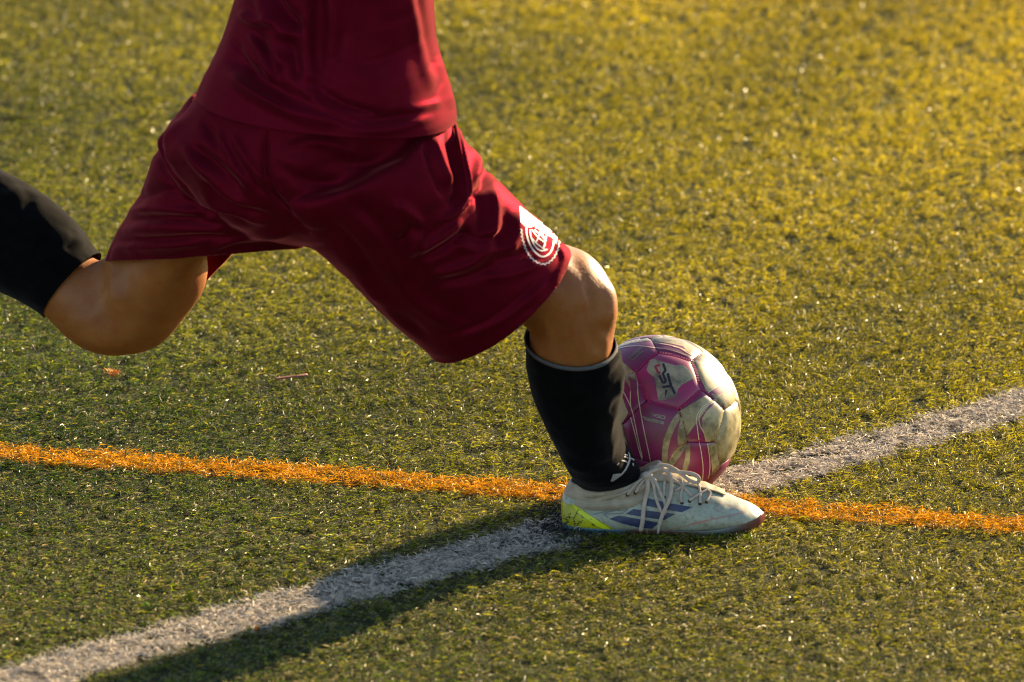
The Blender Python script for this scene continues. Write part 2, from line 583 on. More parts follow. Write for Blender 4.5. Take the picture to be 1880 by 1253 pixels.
def line_blades(xy, name, label, ca, cb, cc, upr, extra):
    # lines carry extra fibres so the colour closes up
    k = rng.integers(0, len(xy), int(len(xy) * extra))
    xy = np.r_[xy, xy[k] + rng.normal(0, 0.0035, (len(k), 2))]
    n = len(xy)
    L = rng.gamma(5, 0.0021, n).clip(0.004, 0.024)
    W = rng.uniform(0.0006, 0.0013, n)
    up = rng.beta(1.3, 2.6, n)
    tip = np.clip(L * up * upr, 0, 0.022)
    az = rng.uniform(0, 2 * np.pi, n)
    f = rng.random(n)[:, None]
    c = np.array(ca) + (np.array(cb) - np.array(ca)) * f
    c = np.where(rng.random(n)[:, None] < 0.12, np.array(cc), c) * rng.uniform(0.8, 1.2, (n, 1))
    return blades(name, xy, L, W, tip, az, rng.normal(0, 0.7, n), rng.uniform(0.001, 0.006, n), c, M_line, label=label, gloss=0.03)

line_blades(np.r_[xy[iso], xy2[iso2]], 'orange_line', 'orange turf line crossing the pitch from left to right',
            (0.66, 0.28, 0.004), (0.74, 0.38, 0.012), (0.12, 0.11, 0.025), 0.75, 0.45)
line_blades(np.r_[xy[isw], xy2[isw2]], 'white_line', 'dirty white turf line running diagonally under the boot',
            (0.48, 0.415, 0.34), (0.64, 0.565, 0.46), (0.15, 0.13, 0.10), 0.6, 0.7)

# rubber crumbs: loose infill, thick by the heel
def crumbs():
    c = []
    for q, s, n in ((G(1048, 984)[:2], 0.022, 1000), (G(1030, 955)[:2], 0.030, 260), (G(1120, 992)[:2], 0.05, 240)):
        c.append(q + rng.normal(0, 1, (n, 2)) * np.array([s, s * 1.3]))
    c.append(np.c_[rng.uniform(NX0, NX1, 7000), rng.uniform(NY0, NY1, 7000)])
    c = np.vstack(c)
    n = len(c)
    r = rng.uniform(0.0006, 0.0015, n)
    z = rng.uniform(0.001, 0.0045, n)
    z[:1500] += rng.uniform(0.002, 0.009, 1500); r[:1260] *= 1.35
    oct_ = np.array([(1, 0, 0), (-1, 0, 0), (0, 1, 0), (0, -1, 0), (0, 0, 1), (0, 0, -1)], float)
    V = (np.c_[c, z][:, None] + oct_[None] * (r[:, None, None] * rng.uniform(0.6, 1.3, (n, 6, 1)))).reshape(-1, 3)
    T = np.array([(0, 2, 4), (2, 1, 4), (1, 3, 4), (3, 0, 4), (2, 0, 5), (1, 2, 5), (3, 1, 5), (0, 3, 5)])
    F = (T[None] + 6 * np.arange(n)[:, None, None]).reshape(-1, 3)
    m = simple('black_rubber', (0.010, 0.010, 0.010), rough=0.55)
    return tag(mesh_obj('rubber_crumbs', V, F, m, smooth=False), 'black rubber infill crumbs scattered between the fibres', kind='stuff')
crumbs()

# ------------------------------------------------------------ the person
person = empty('person', (0.0, -0.03, 0.0))
tag(person, 'footballer in maroon kit and black socks planting one boot beside the ball', 'person')

# skin: both legs and trunk as one surface
legR = rings_px([
    ((640, 410), (770, 290), -.20, .06), ((720, 465), (840, 345), -.195, .062), ((850, 535), (940, 418), -.175, .062),
    ((935, 580), (1036, 454), -.155, .066), ((965, 600), (1090, 477), -.148, .066), ((974, 612), (1126, 528), -.146, .062),
    ((968, 632), (1133, 575), -.142, .060), ((970, 654), (1126, 628), -.136, .058), ((984, 700), (1118, 684), -.124, .050),
    ((1010, 770), (1112, 760), -.095, .040), ((1050, 840), (1122, 830), -.060, .030), ((1072, 885), (1140, 872), -.038, .024), ((1078, 935), (1150, 925), -.03, .022)])
legL = rings_px([
    ((350, 250), (600, 360), -.10, .10), ((300, 370), (440, 392), -.03, .065), ((250, 436), (384, 452), .01, .065),
    ((203, 478), (382, 512), .035, .068), ((184, 486), (350, 568), .05, .068), ((180, 487), (290, 635), .06, .062),
    ((178, 484), (205, 652), .066, .058), ((174, 480), (140, 628), .074, .056), ((160, 468), (85, 582), .085, .056),
    ((105, 425), (25, 540), .10, .050), ((40, 345), (-70, 500), .12, .055), ((-70, 285), (-130, 400), .15, .045), ((-180, 225), (-220, 300), .18, .034), ((-215, 205), (-250, 275), .19, .03)])
trunk = rings_px([
    ((420, 400), (720, 430), -.17, .06), ((390, 330), (740, 370), -.17, .09), ((380, 260), (770, 280), -.17, .10), ((420, 150), (780, 180), -.17, .10),
    ((430, 40), (785, 60), -.175, .105), ((445, -80), (775, -80), -.18, .105), ((440, -220), (790, -220), -.19, .11), ((440, -360), (800, -360), -.20, .11),
    ((470, -450), (780, -450), -.20, .09), ((560, -490), (700, -490), -.20, .06), ((580, -540), (690, -540), -.20, .055)])
parts = [loft(*legR), loft(*legL), loft(*trunk)]
def limb(pts, rad):
    pts = np.array(pts, float)
    c = pts; tn = nz(np.gradient(c, axis=0))
    ref = np.array([0.3, 0.9, 0.2])
    a = nz(np.cross(tn, ref)) * np.array(rad)[:, None]
    return loft(c, a, np.array(rad), sub=5, n=20)
# head, arms and hands stand above the frame
hd = P(650, -650, -.20)
def ball_part(c, rx, ry, rz, n=20, m=14):
    V = [(c[0], c[1], c[2] + rz)]
    for i in range(1, m):
        for j in range(n):
            th, ph = np.pi * i / m, 2 * np.pi * j / n
            V.append((c[0] + rx * np.sin(th) * np.cos(ph), c[1] + ry * np.sin(th) * np.sin(ph), c[2] + rz * np.cos(th)))
    V.append((c[0], c[1], c[2] - rz))
    F = [(0, 1 + j, 1 + (j + 1) % n) for j in range(n)]
    for i in range(m - 2):
        F += [(1 + i * n + j, 1 + (i + 1) * n + j, 1 + (i + 1) * n + (j + 1) % n, 1 + i * n + (j + 1) % n) for j in range(n)]
    e = len(V) - 1
    F += [(e, 1 + (m - 2) * n + (j + 1) % n, 1 + (m - 2) * n + j) for j in range(n)]
    return np.array(V), F
fdir = nz(np.array([0.8, 0.6, 0])); sdir = np.array([0.6, -0.8, 0])
parts.append(ball_part(hd, .088, .082, .115))
parts.append(limb([hd + fdir * .06 + np.array([0, 0, .02]), hd + fdir * .088, hd + fdir * .103 - np.array([0, 0, .022])], [.010, .013, .015]))
parts.append(limb([hd + fdir * .06 - np.array([0, 0, .06]), hd + fdir * .08 - np.array([0, 0, .085])], [.035, .028]))
for s in (-1, 1):
    e = hd + sdir * s * .082
    parts.append(ball_part(e, .014, .014, .030, 12, 8))
    sh = P(620, -400, -.20) + sdir * s * .17
    el = sh + sdir * s * .24 + np.array([0, 0, -.05])
    wr = el + fdir * (-.10 if s > 0 else .12) + np.array([0, 0, .18]) + sdir * s * .10
    parts.append(limb([sh, (sh + el) / 2, el, el * .6 + wr * .4, wr], [.055, .048, .040, .036, .026]))
    hdv = nz(wr - el); pw = nz(np.cross(hdv, np.array([.2, .3, 1.])))
    pn = np.cross(hdv, pw)
    parts.append(limb([wr, wr + hdv * .04, wr + hdv * .085], [.026, .034, .034]))
    for k, ln in enumerate((.062, .074, .070, .055)):
        b0 = wr + hdv * .08 + pw * (k - 1.5) * .021
        parts.append(limb([b0, b0 + hdv * ln * .55 + pn * .008, b0 + hdv * ln * .85 + pn * .030], [.0095, .0090, .0078]))
    b0 = wr + hdv * .03 - pw * .03
    parts.append(limb([b0, b0 + hdv * .03 - pw * .028, b0 + hdv * .06 - pw * .034 + pn * .012], [.012, .0105, .009]))
bV, bF = join(parts)
me = voxel_union(bV, bF, 0.0058)
smooth(me, 5)
folds(me, [
    ([(1108, 520), (1120, 560), (1112, 600)], 14, 5.0), ([(1078, 512), (1084, 550), (1098, 588)], 6, -3.0), ([(1100, 604), (1118, 608)], 6, -3.0),           # kneecap
    ([(1060, 560), (1085, 600), (1080, 640)], 14, -3.0),
    ([(1000, 610), (1020, 580), (1060, 520)], 12, -2.5),
    ([(985, 625), (990, 650), (1000, 680)], 10, 2.5),
    ([(1095, 640), (1100, 670)], 12, 2.5),
    ([(188, 480), (186, 520), (165, 560)], 7, -4.0),              # crease behind the bent knee
    ([(205, 500), (215, 530), (220, 560)], 14, 3.0),
    ([(150, 600), (200, 625), (270, 610)], 22, 4.0),
    ([(300, 510), (260, 560), (230, 600)], 20, -2.0),
    ([(1096, 508), (1118, 535), (1122, 572), (1110, 600)], 7, 2.2), ([(1080, 525), (1092, 560), (1090, 590)], 6, -2.2), ([(1108, 612), (1112, 640), (1108, 670)], 7, 2.5),
    ([(1092, 612), (1094, 650)], 6, -1.8), ([(990, 580), (1006, 610), (1010, 650)], 6, 2.6), ([(1018, 590), (1026, 625), (1024, 655)], 7, -2.2), ([(1050, 600), (1066, 630), (1062, 664)], 12, 2.4),
    ([(1046, 470), (1070, 500), (1080, 520)], 9, -1.8), ([(200, 470), (208, 520), (206, 570)], 5, 3.0), ([(230, 500), (236, 540), (230, 580)], 7, -2.0), ([(120, 590), (160, 590), (190, 560)], 8, 1.8),
], cloth_noise(14, 0.0022, 45, 0.0007))
smooth(me, 1)
me.polygons.foreach_set('use_smooth', [True] * len(me.polygons))
me.materials.clear(); me.materials.append(M_skin)
me.name = 'body'
body = link(bpy.data.objects.new('body', me), person)
# hair and eyes (above the frame)
M_hair = simple('dark_hair', (0.012, 0.009, 0.007), rough=0.6)
hv, hf = ball_part(hd - fdir * .014 + np.array([0, 0, .020]), .093, .089, .108)
mesh_obj('hair', hv, hf, M_hair, person)
M_eye = simple('eye', (0.6, 0.58, 0.55), rough=0.2)
for s in (-1, 1):
    v, f = ball_part(hd + fdir * .074 + sdir * s * .032 + np.array([0, 0, .012]), .012, .012, .010, 12, 8)
    mesh_obj('eye', v, f, M_eye, person)

# ---- shorts
sR = rings_px([
    ((470, 360), (800, 215), -.22, .130), ((520, 400), (850, 262), -.215, .128), ((600, 465), (892, 318), -.20, .118), ((660, 530), (940, 362), -.185, .112),
    ((725, 598), (998, 412), -.17, .106), ((790, 652), (1046, 460), -.16, .102), ((835, 700), (1085, 500), -.15, .10), ((860, 730), (1110, 525), -.145, .10)])
sL = rings_px([
    ((345, 190), (640, 330), -.10, .125), ((292, 262), (585, 425), -.07, .120), ((268, 335), (500, 455), -.03, .112), ((236, 395), (452, 476), 0.0, .104),
    ((205, 450), (436, 494), .03, .098), ((190, 484), (430, 524), .05, .094), ((170, 540), (424, 572), .06, .09), ((160, 580), (420, 610), .065, .09)])
sP = rings_px([
    ((455, 430), (690, 450), -.17, .05), ((385, 380), (770, 410), -.17, .115), ((325, 310), (815, 350), -.17, .142), ((305, 262), (838, 290), -.17, .150),
    ((345, 200), (836, 232), -.17, .148), ((385, 150), (815, 160), -.17, .140), ((410, 100), (800, 110), -.17, .132)])
sV, sF = join([loft(*sR), loft(*sL), loft(*sP)])
me = voxel_union(sV, sF, 0.0037)
smooth(me, 17)
def cut_hem(me, c, n, rad, xmax=5000, skip=None, only=None):
    bm = bmesh.new(); bm.from_mesh(me)
    c, n = Vector(c), Vector(n).normalized()
    near = [f for f in bm.faces if (f.calc_center_median() - c).length < rad and proj(f.calc_center_median())[0] < xmax]
    if skip: near = [f for f in near if not skip(f.calc_center_median())]
    if only: near = [f for f in near if only(f.calc_center_median())]
    geom = set(near)
    for f in near:
        geom.update(f.verts); geom.update(f.edges)
    bmesh.ops.bisect_plane(bm, geom=list(geom), plane_co=c, plane_no=n, clear_outer=True, dist=1e-5)
    bm.to_mesh(me); bm.free()
def plane_from(ringset, i):
    c, a, th = ringset
    t = nz(c[i + 1] - c[i - 1])
    # plane holds the outline axis a
    t = t - a[i] * (t @ a[i]) / (a[i] @ a[i])
    return c[i], nz(t)
cR, nR = plane_from(sR, 5)
cut_hem(me, cR, nR, 0.21)
cL, nL = plane_from(sL, 5)
cL = (P(198, 479, .03) + P(392, 466, .03)) / 2
_a = nz(P(392, 466, .03) - P(198, 479, .03)); _b = FW * math.cos(R(1.5)) + UP * math.sin(R(1.5))
nL = nz(np.cross(_a, _b)); nL = -nL if nL[2] > 0 else nL
flap = lambda q: q.y > 0.012 and 366 < proj(q)[0] < 445
cut_hem(me, cL, nL, 0.40, 560, skip=flap)
_a2 = nz(P(426, 466, .08) - P(378, 516, .08))
nF = nz(np.cross(_a2, _b)); nF = -nF if nF[2] > 0 else nF
cut_hem(me, P(397, 497, .08), nF, 0.40, 575, only=flap)

folds(me, [
    # seat seam
    ([(492, 236), (486, 280), (490, 330), (520, 375), (575, 434)], 6.0, -8.7),
    ([(560, 262), (545, 320), (560, 380), (590, 430)], 28.9, 7.2),
    # rear leg
    ([(345, 215), (318, 240), (300, 275), (330, 330), (365, 370), (430, 395)], 7.6, 8.7),
    ([(318, 236), (290, 262), (300, 300), (335, 350), (380, 385), (470, 410)], 7.6, -8.7),
    ([(345, 264), (395, 306), (448, 362)], 9.3, -10.2), ([(330, 262), (372, 312), (420, 360), (480, 385)], 8.5, 7.2),
    ([(392, 236), (420, 290), (470, 350)], 10.2, 5.8), ([(372, 215), (400, 270), (430, 310)], 7.6, -5.8),
    ([(232, 388), (300, 384), (375, 392)], 6.8, 7.2), ([(226, 402), (300, 400), (400, 405)], 6.8, -7.2),
    ([(216, 424), (300, 420), (440, 418)], 6.8, 7.2), ([(214, 440), (300, 436), (430, 430)], 6.0, -7.2),
    ([(204, 458), (280, 452), (380, 444)], 6.0, 5.8), ([(250, 366), (300, 350), (330, 356)], 6.8, -5.8),
    ([(380, 462), (430, 440), (540, 428)], 7.6, 7.2),
    ([(300, 300), (330, 345), (352, 372)], 5, 6), ([(410, 250), (445, 310), (500, 372)], 6, -6), ([(425, 246), (462, 306), (520, 362)], 6, 5),
    ([(365, 330), (420, 370), (500, 400)], 6, -6), ([(360, 345), (410, 384), (490, 412)], 6, 5), ([(240, 412), (320, 410), (420, 398)], 5, 5), ([(222, 432), (320, 430), (450, 426)], 5, 5),
    ([(520, 270), (590, 262), (660, 285)], 9, 4), ([(610, 300), (680, 300), (760, 278)], 10, -4), ([(505, 300), (560, 330), (640, 340)], 10, -4),
    ([(600, 400), (650, 450), (690, 510)], 9, -5), ([(650, 390), (700, 450), (740, 520)], 9, 5), ([(690, 540), (750, 590), (790, 630)], 9, -4), ([(660, 500), (720, 570), (770, 625)], 9, 4),
    ([(840, 420), (880, 440), (930, 430)], 6, -6), ([(820, 440), (880, 462), (950, 450)], 6, 5), ([(900, 480), (950, 470), (1000, 450)], 7, -4), ([(880, 510), (940, 505), (1000, 480)], 7, 4),
    # side pocket: open edge with piping
    ([(836, 226), (846, 280), (856, 335), (856, 370), (836, 392), (800, 408)], 4.2, 10.2),
    ([(822, 236), (834, 290), (842, 335), (840, 362), (818, 384)], 6.8, -13.0),
    ([(792, 250), (815, 310), (832, 345)], 8.5, 7.2), ([(778, 255), (800, 320), (818, 365)], 6.0, -7.2),
    # wrinkles spreading over the front thigh
    ([(884, 300), (893, 335), (880, 352), (852, 372)], 6.8, -8.7), ([(900, 342), (908, 395), (900, 448)], 7.6, 8.7),
    ([(880, 350), (884, 400), (872, 440)], 6.8, -7.2), ([(930, 380), (928, 420), (905, 462)], 6.8, -7.2), ([(950, 385), (948, 430), (930, 470)], 8.5, 5.8),
    ([(860, 262), (876, 300), (866, 340)], 6.8, 7.2),
    ([(721, 372), (750, 392), (778, 417)], 8.5, 7.2), ([(775, 425), (758, 458), (748, 480)], 7.6, 8.7), ([(760, 410), (742, 440), (728, 452)], 6.8, -7.2),
    ([(760, 464), (805, 438), (853, 402)], 7.6, 8.7), ([(770, 482), (815, 456), (868, 420)], 7.6, -8.7),
    ([(788, 506), (850, 490), (905, 458)], 7.6, 7.2), ([(800, 524), (860, 510), (915, 485)], 7.6, -5.8),
    ([(640, 360), (720, 440), (790, 520)], 15.3, -5.8), ([(600, 440), (680, 520), (760, 600)], 17.0, 5.8), ([(690, 470), (760, 550), (840, 600)], 17.0, 5.8),
    ([(730, 500), (800, 560), (860, 590)], 13.6, -5.1),
    ([(1018, 446), (1034, 480), (1010, 530)], 5.1, 4.3), ([(820, 628), (900, 598), (960, 560), (1010, 512)], 6.0, 3.6),
    ([(806, 622), (890, 590), (950, 550), (1000, 505)], 3.4, -2.9),
    ([(212, 474), (300, 470), (380, 458)], 3.4, -2.9),
], cloth_noise(9, 0.003, 26, 0.0016, 0.0045))
smooth(me, 1, 0.4)
me.polygons.foreach_set('use_smooth', [True] * len(me.polygons))
me.materials.clear(); me.materials.append(M_shorts)
shorts = link(bpy.data.objects.new('shorts', me), person)
bv_shorts = bvh_of([shorts])
sm = shorts.modifiers.new('thickness', 'SOLIDIFY'); sm.thickness = 0.0022; sm.offset = -1

# crest printed on the front of the thigh, with painted sun glare on top
def em(pts): return [(920 + x / 8.95, 360 + y / 8.95) for x, y in pts]
ep = []
sc = []
base = em([(325, 540), (345, 700), (385, 830), (430, 930), (500, 1030), (590, 1095), (690, 1125), (780, 1095), (860, 1020), (910, 930), (945, 830), (955, 740)])
cv = catmull(base, 14)
L_ = np.r_[0, np.cumsum(np.linalg.norm(np.diff(cv, axis=0), axis=1))]
tn = nz(np.gradient(cv, axis=0)); nn = np.c_[-tn[:, 1], tn[:, 0]]
cv = cv + nn * (np.abs(np.sin(L_ / 7.2 * np.pi)) - 0.6)[:, None] * -2.6
ep.append(ribbon(cv, 2.0, bv_shorts, 0.0005, smoothc=False))
ep.append(ribbon(em([(410, 520), (420, 650), (470, 800), (540, 910), (630, 985), (700, 1000), (790, 950), (840, 860), (865, 740)]), 2.8, bv_shorts, 0.0005))
ep.append(ribbon(em([(470, 560), (490, 690), (550, 820), (620, 890), (680, 905), (740, 880)]), 2.4, bv_shorts, 0.0005))
for q in ([(500, 560), (600, 680), (700, 760)], [(490, 690), (600, 800), (720, 890)], [(560, 520), (640, 560), (720, 760), (700, 860)],
          [(640, 560), (600, 700), (570, 760)], [(740, 660), (720, 760), (690, 850)], [(540, 560), (640, 640), (740, 740)], [(700, 905), (760, 880)]):
    ep.append(ribbon(em(q), 2.1, bv_shorts, 0.0005))
ep.append(patch(em([(300, 170), (420, 255), (600, 400), (860, 570), (925, 700), (900, 790), (840, 690), (740, 640), (640, 560), (560, 490), (480, 520), (380, 500), (318, 430)]), bv_shorts, 0.0005, 4))  # sun glare over the top of the crest, filled in as solid white
v, f = join([q for q in ep if len(q[0])])
mesh_obj('crest_with_glare', v, f, M_white_print, shorts)
# piping along the pocket edge
pp = [drape(bv_shorts, x, y, 0.0012) for x, y in ((833, 226), (842, 262), (849, 300), (856, 335), (857, 366), (845, 386), (822, 402))]
v, f = tube([q for q in pp if q is not None], 0.0024, 0.0016)
mesh_obj('pocket_piping', v, f, M_shorts, shorts)
ss = [drape(bv_shorts, x, y, -0.0002) for x, y in ((491, 240), (486, 280), (490, 330), (520, 375), (548, 402), (572, 428))]
v, f = tube([q for q in ss if q is not None], 0.0014, 0.0007)
mesh_obj('seat_seam', v, f, M_shorts, shorts)

# ---- jersey
jr = rings_px([
    ((362, 172), (838, 216), -.17, .172), ((376, 140), (836, 196), -.17, .168), ((398, 95), (818, 140), -.17, .158), ((420, 40), (800, 70), -.17, .150),
    ((440, -30), (795, -10), -.175, .142), ((446, -120), (790, -110), -.18, .138), ((440, -240), (800, -235), -.19, .136), ((430, -340), (815, -340), -.20, .132),
    ((450, -420), (800, -420), -.20, .11), ((540, -470), (715, -470), -.20, .075)])
v, f = loft(*jr, sub=22, n=200, caps=False, power=0.86)
jersey = mesh_obj('jersey', v, f, M_jersey, person)
me = jersey.data
fix_normals(me)
folds(me, [
    ([(570, -60), (564, 20), (562, 80), (566, 140), (568, 190)], 9, 11.2), ([(590, -40), (584, 40), (584, 110), (590, 170)], 18, -8.0),
    ([(490, -30), (520, 20), (562, 58)], 10, -11.2), ([(470, -10), (500, 36), (548, 80)], 11, 8.0), ([(440, 20), (470, 40), (510, 36)], 9, 8.0),
    ([(412, 98), (470, 138), (552, 192)], 13, -8.0), ([(405, 125), (480, 180), (560, 212), (650, 225)], 14, 6.4),
    ([(530, 60), (540, 100), (548, 150)], 10, -8.0), ([(510, 50), (505, 90), (520, 130)], 12, 6.4),
    ([(640, 60), (660, 140), (720, 200)], 30, 3.0), ([(690, -30), (700, 60), (715, 150)], 30, -3.0),
    ([(748, -30), (760, 40), (775, 110), (796, 170)], 10, 3.5), ([(768, -30), (776, 30), (788, 90), (806, 150)], 7, -3.0), ([(800, 100), (818, 150), (830, 205)], 8, 3.0),
    ([(455, 60), (480, 100), (500, 160)], 7, 6), ([(468, 55), (494, 96), (516, 156)], 6, -6), ([(430, 70), (446, 110), (470, 150)], 7, -5), ([(425, 130), (470, 172), (530, 206)], 6, 5),
    ([(600, -30), (612, 50), (604, 130)], 8, 5), ([(620, -30), (630, 50), (624, 120)], 8, -5), ([(540, 150), (600, 200), (690, 232)], 7, 5), ([(560, 140), (620, 186), (710, 214)], 7, -5),
    ([(590, 205), (680, 222), (770, 205)], 10, -6.4), ([(640, 240), (720, 238), (800, 212)], 8, 3.0), ([(740, 205), (780, 196), (812, 186)], 8, 3.0),
], cloth_noise(8, 0.002, 24, 0.0014, 0.004))
# stitched hem: a shallow groove above the free edge
co, no_v = get_co(me), get_no(me)
set_co(me, co)
bv_j = bvh_of([jersey])
sm = jersey.modifiers.new('thickness', 'SOLIDIFY'); sm.thickness = 0.0022; sm.offset = -1
hem = []
for k in np.linspace(0.04, 0.96, 26):
    x = 372 + (835 - 372) * k
    base_y = np.interp(k, [0, .1, .25, .42, .6, .8, 1], [145, 180, 224, 252, 262, 244, 205])
    q = drape(bv_j, x, base_y - 6, 0.0004)
    if q is not None: hem.append(q)

# ---- socks
def sock(rows, trim_at, parent, fold_list):
    c, a, th = rings_px(rows)
    v, f = loft(c, a, th, sub=10, n=96, caps=False)
    o = mesh_obj('sock', v, f, M_sock, parent)
    fix_normals(o.data)
    folds(o.data, fold_list, cloth_noise(30, 0.0016, 90, 0.0006))
    return o
sockR_rows = [((963, 619), (1131, 634), -.142, .0635), ((965, 655), (1144, 668), -.134, .066), ((971, 700), (1146, 704), -.122, .066), ((983, 735), (1142, 738), -.110, .064),
              ((1006, 782), (1140, 780), -.090, .058), ((1028, 828), (1148, 822), -.066, .049), ((1044, 862), (1166, 846), -.046, .041), ((1056, 885), (1174, 868), -.034, .031), ((1062, 915), (1178, 900), -.03, .025)]
sockR = sock(sockR_rows, 0, person, [
    ([(1142, 640), (1128, 662), (1098, 690)], 4, 2.5), ([(1146, 652), (1134, 676), (1112, 700)], 4, -2.5), ([(1150, 668), (1140, 700), (1138, 726)], 4, 2.5),
    ([(1148, 725), (1130, 740), (1118, 762)], 4, -1.6), ([(1146, 745), (1126, 770), (1120, 800)], 5, 1.4), ([(1060, 700), (1085, 760), (1100, 820)], 14, 1.5), ([(1036, 845), (1060, 860), (1090, 862)], 6, 2), ([(1150, 830), (1120, 850), (1080, 862)], 6, -2)])
sockL_rows = [((181, 464), (84, 582), .086, .064), ((166, 450), (68, 570), .090, .068), ((138, 412), (40, 552), .097, .068), ((98, 372), (2, 534), .105, .067), ((50, 340), (-40, 510), .115, .065),
              ((0, 312), (-80, 470), .13, .060), ((-70, 272), (-136, 405), .15, .050), ((-140, 240), (-185, 340), .17, .040), ((-185, 215), (-225, 300), .18, .036), ((-215, 200), (-255, 280), .19, .034)]
sockL = sock(sockL_rows, 0, person, [
    ([(60, 352), (52, 375), (55, 400)], 10, -3), ([(135, 420), (130, 445), (118, 462)], 8, -2.5), ([(160, 450), (140, 440), (120, 430)], 9, 2), ([(40, 345), (20, 360), (0, 372)], 12, 4), ([(150, 470), (140, 500), (110, 540)], 12, 3)])
def cuff(rows, wid, parent):
    c, a, th = rings_px(rows[:3])
    v, f = loft(c, a * 1.012, th * 1.012 + 0.0006, sub=10, n=96, caps=False)
    keep = wid * 96
    o = mesh_obj('cuff_trim', v[:keep + 96], [q for q in f if max(q) < keep + 96], M_trim, parent)
    fix_normals(o.data)
    m = o.modifiers.new('thickness', 'SOLIDIFY'); m.thickness = 0.0016; m.offset = -1
    return o
cuff(sockR_rows, 2, sockR)
bv_s = bvh_of([sockR])
def sp(pts): return [(1100 + x / 13.92, 820 + y / 13.92) for x, y in pts]
mk = [patch(sp([(285, 880), (350, 700), (400, 700), (415, 790), (560, 680), (650, 570), (690, 590), (590, 710), (430, 830), (330, 890)]), bv_s, 0.0009, 3),
      ribbon(sp([(660, 590), (720, 470), (765, 330), (760, 220), (735, 140)]), [3, 3.4, 3, 2, 1], bv_s, 0.0009)]
for q in ([(450, 480), (495, 415)], [(560, 360), (640, 375), (705, 410)], [(620, 260), (680, 275), (730, 300)], [(790, 310), (850, 330), (880, 360)], [(850, 430), (862, 500)], [(640, 210), (720, 230)]):
    mk.append(ribbon(sp(q), 2.2, bv_s, 0.0009))
v, f = join([q for q in mk if len(q[0])])
mesh_obj('sock_mark', v, f, M_sockmark, sockR)

# ------------------------------------------------------------ boots
M_upper, t, b = new_mat('scuffed_mint_upper')
rp, no1, tc = noise_mix(t, (0.33, 0.36, 0.28), (0.25, 0.25, 0.17), 45, 0.35, 0.7, 6)
n2 = N(t, 'ShaderNodeTexNoise'); n2.inputs['Scale'].default_value = 190; n2.inputs['Detail'].default_value = 5
r2 = N(t, 'ShaderNodeValToRGB'); r2.color_ramp.elements[0].position = 0.50; r2.color_ramp.elements[1].position = 0.74
t.links.new(tc.outputs['Object'], n2.inputs['Vector']); t.links.new(n2.outputs['Fac'], r2.inputs['Fac'])
mx = N(t, 'ShaderNodeMixRGB'); mx.inputs[2].default_value = (0.15, 0.125, 0.07, 1)
mm = N(t, 'ShaderNodeMath', operation='MULTIPLY'); mm.inputs[1].default_value = 0.7
t.links.new(r2.outputs[0], mm.inputs[0]); t.links.new(mm.outputs[0], mx.inputs[0]); t.links.new(rp.outputs[0], mx.inputs[1])
t.links.new(mx.outputs[0], b.inputs['Base Color'])
b.inputs['Roughness'].default_value = 0.42
bump(t, b, 260, 0.15, 0.0006)
M_cream = simple('cream_knit_collar', (0.40, 0.34, 0.245), (0.30, 0.245, 0.17), 70, 0.85, 0.2, bs=(1100, 0.5, 0.0008))
M_lace = simple('pinkish_cream_lace', (0.48, 0.385, 0.30), (0.40, 0.31, 0.24), 120, 0.8, 0.2, bs=(1500, 0.4, 0.0006))
M_navy = simple('navy_stripe', (0.022, 0.031, 0.078), (0.034, 0.044, 0.095), 120, 0.45)
M_ygrn = simple('yellow_green_heel', (0.44, 0.44, 0.008), (0.27, 0.26, 0.010), 60, 0.4, bs=(300, 0.2, 0.0006))
M_bright = simple('bright_lime_edge', (0.55, 0.62, 0.015), rough=0.4)
M_pink = simple('faded_pink_line', (0.42, 0.16, 0.14), (0.36, 0.20, 0.15), 90, 0.5)
M_grey = simple('grey_outline', (0.12, 0.14, 0.13), rough=0.5)
M_dot = simple('dark_eyelet', (0.035, 0.015, 0.012), rough=0.7)
M_stud = simple('clear_teal_stud', (0.22, 0.33, 0.34), rough=0.25, spec=0.6)
M_sole, t, b = new_mat('red_and_teal_soleplate')
tc = N(t, 'ShaderNodeTexCoord'); sx = N(t, 'ShaderNodeSeparateXYZ'); t.links.new(tc.outputs['Object'], sx.inputs[0])
rp = N(t, 'ShaderNodeValToRGB')
mr = N(t, 'ShaderNodeMapRange'); mr.inputs['From Min'].default_value = -.13; mr.inputs['From Max'].default_value = .135
t.links.new(sx.outputs['X'], mr.inputs['Value']); t.links.new(mr.outputs[0], rp.inputs['Fac'])
E_ = rp.color_ramp.elements
E_[0].position = 0.10; E_[0].color = (0.04, 0.10, 0.11, 1)
E_[1].position = 0.985; E_[1].color = (0.15, 0.025, 0.032, 1)
for p, c in ((0.26, (0.05, 0.11, 0.14, 1)), (0.36, (0.10, 0.03, 0.03, 1)), (0.62, (0.08, 0.05, 0.04, 1)), (0.76, (0.12, 0.16, 0.16, 1)), (0.90, (0.11, 0.06, 0.055, 1))):
    e = E_.new(p); e.color = c
t.links.new(rp.outputs[0], b.inputs['Base Color'])
b.inputs['Roughness'].default_value = 0.35

BX, BY = -0.1287, -0.03
SEC = [(0.000, .024, .042, .010), (.003, .013, .052, .022), (.014, .008, .060, .030), (.04, .007, .060, .0335), (.07, .007, .064, .0345), (.10, .008, .077, .0350),
       (.118, .008, .086, .0360), (.146, .008, .078, .0395), (.17, .008, .067, .043), (.19, .009, .0585, .0445), (.216, .011, .0475, .0425), (.234, .013, .0405, .0360),
       (.247, .015, .034, .0265), (.2545, .018, .0285, .0160), (.2585, .020, .0255, .0060)]
boot = empty('boot', (BX + .13, BY, 0.0))
boot.parent = person
boot.matrix_parent_inverse = Matrix.Translation(world_loc(person)).inverted()
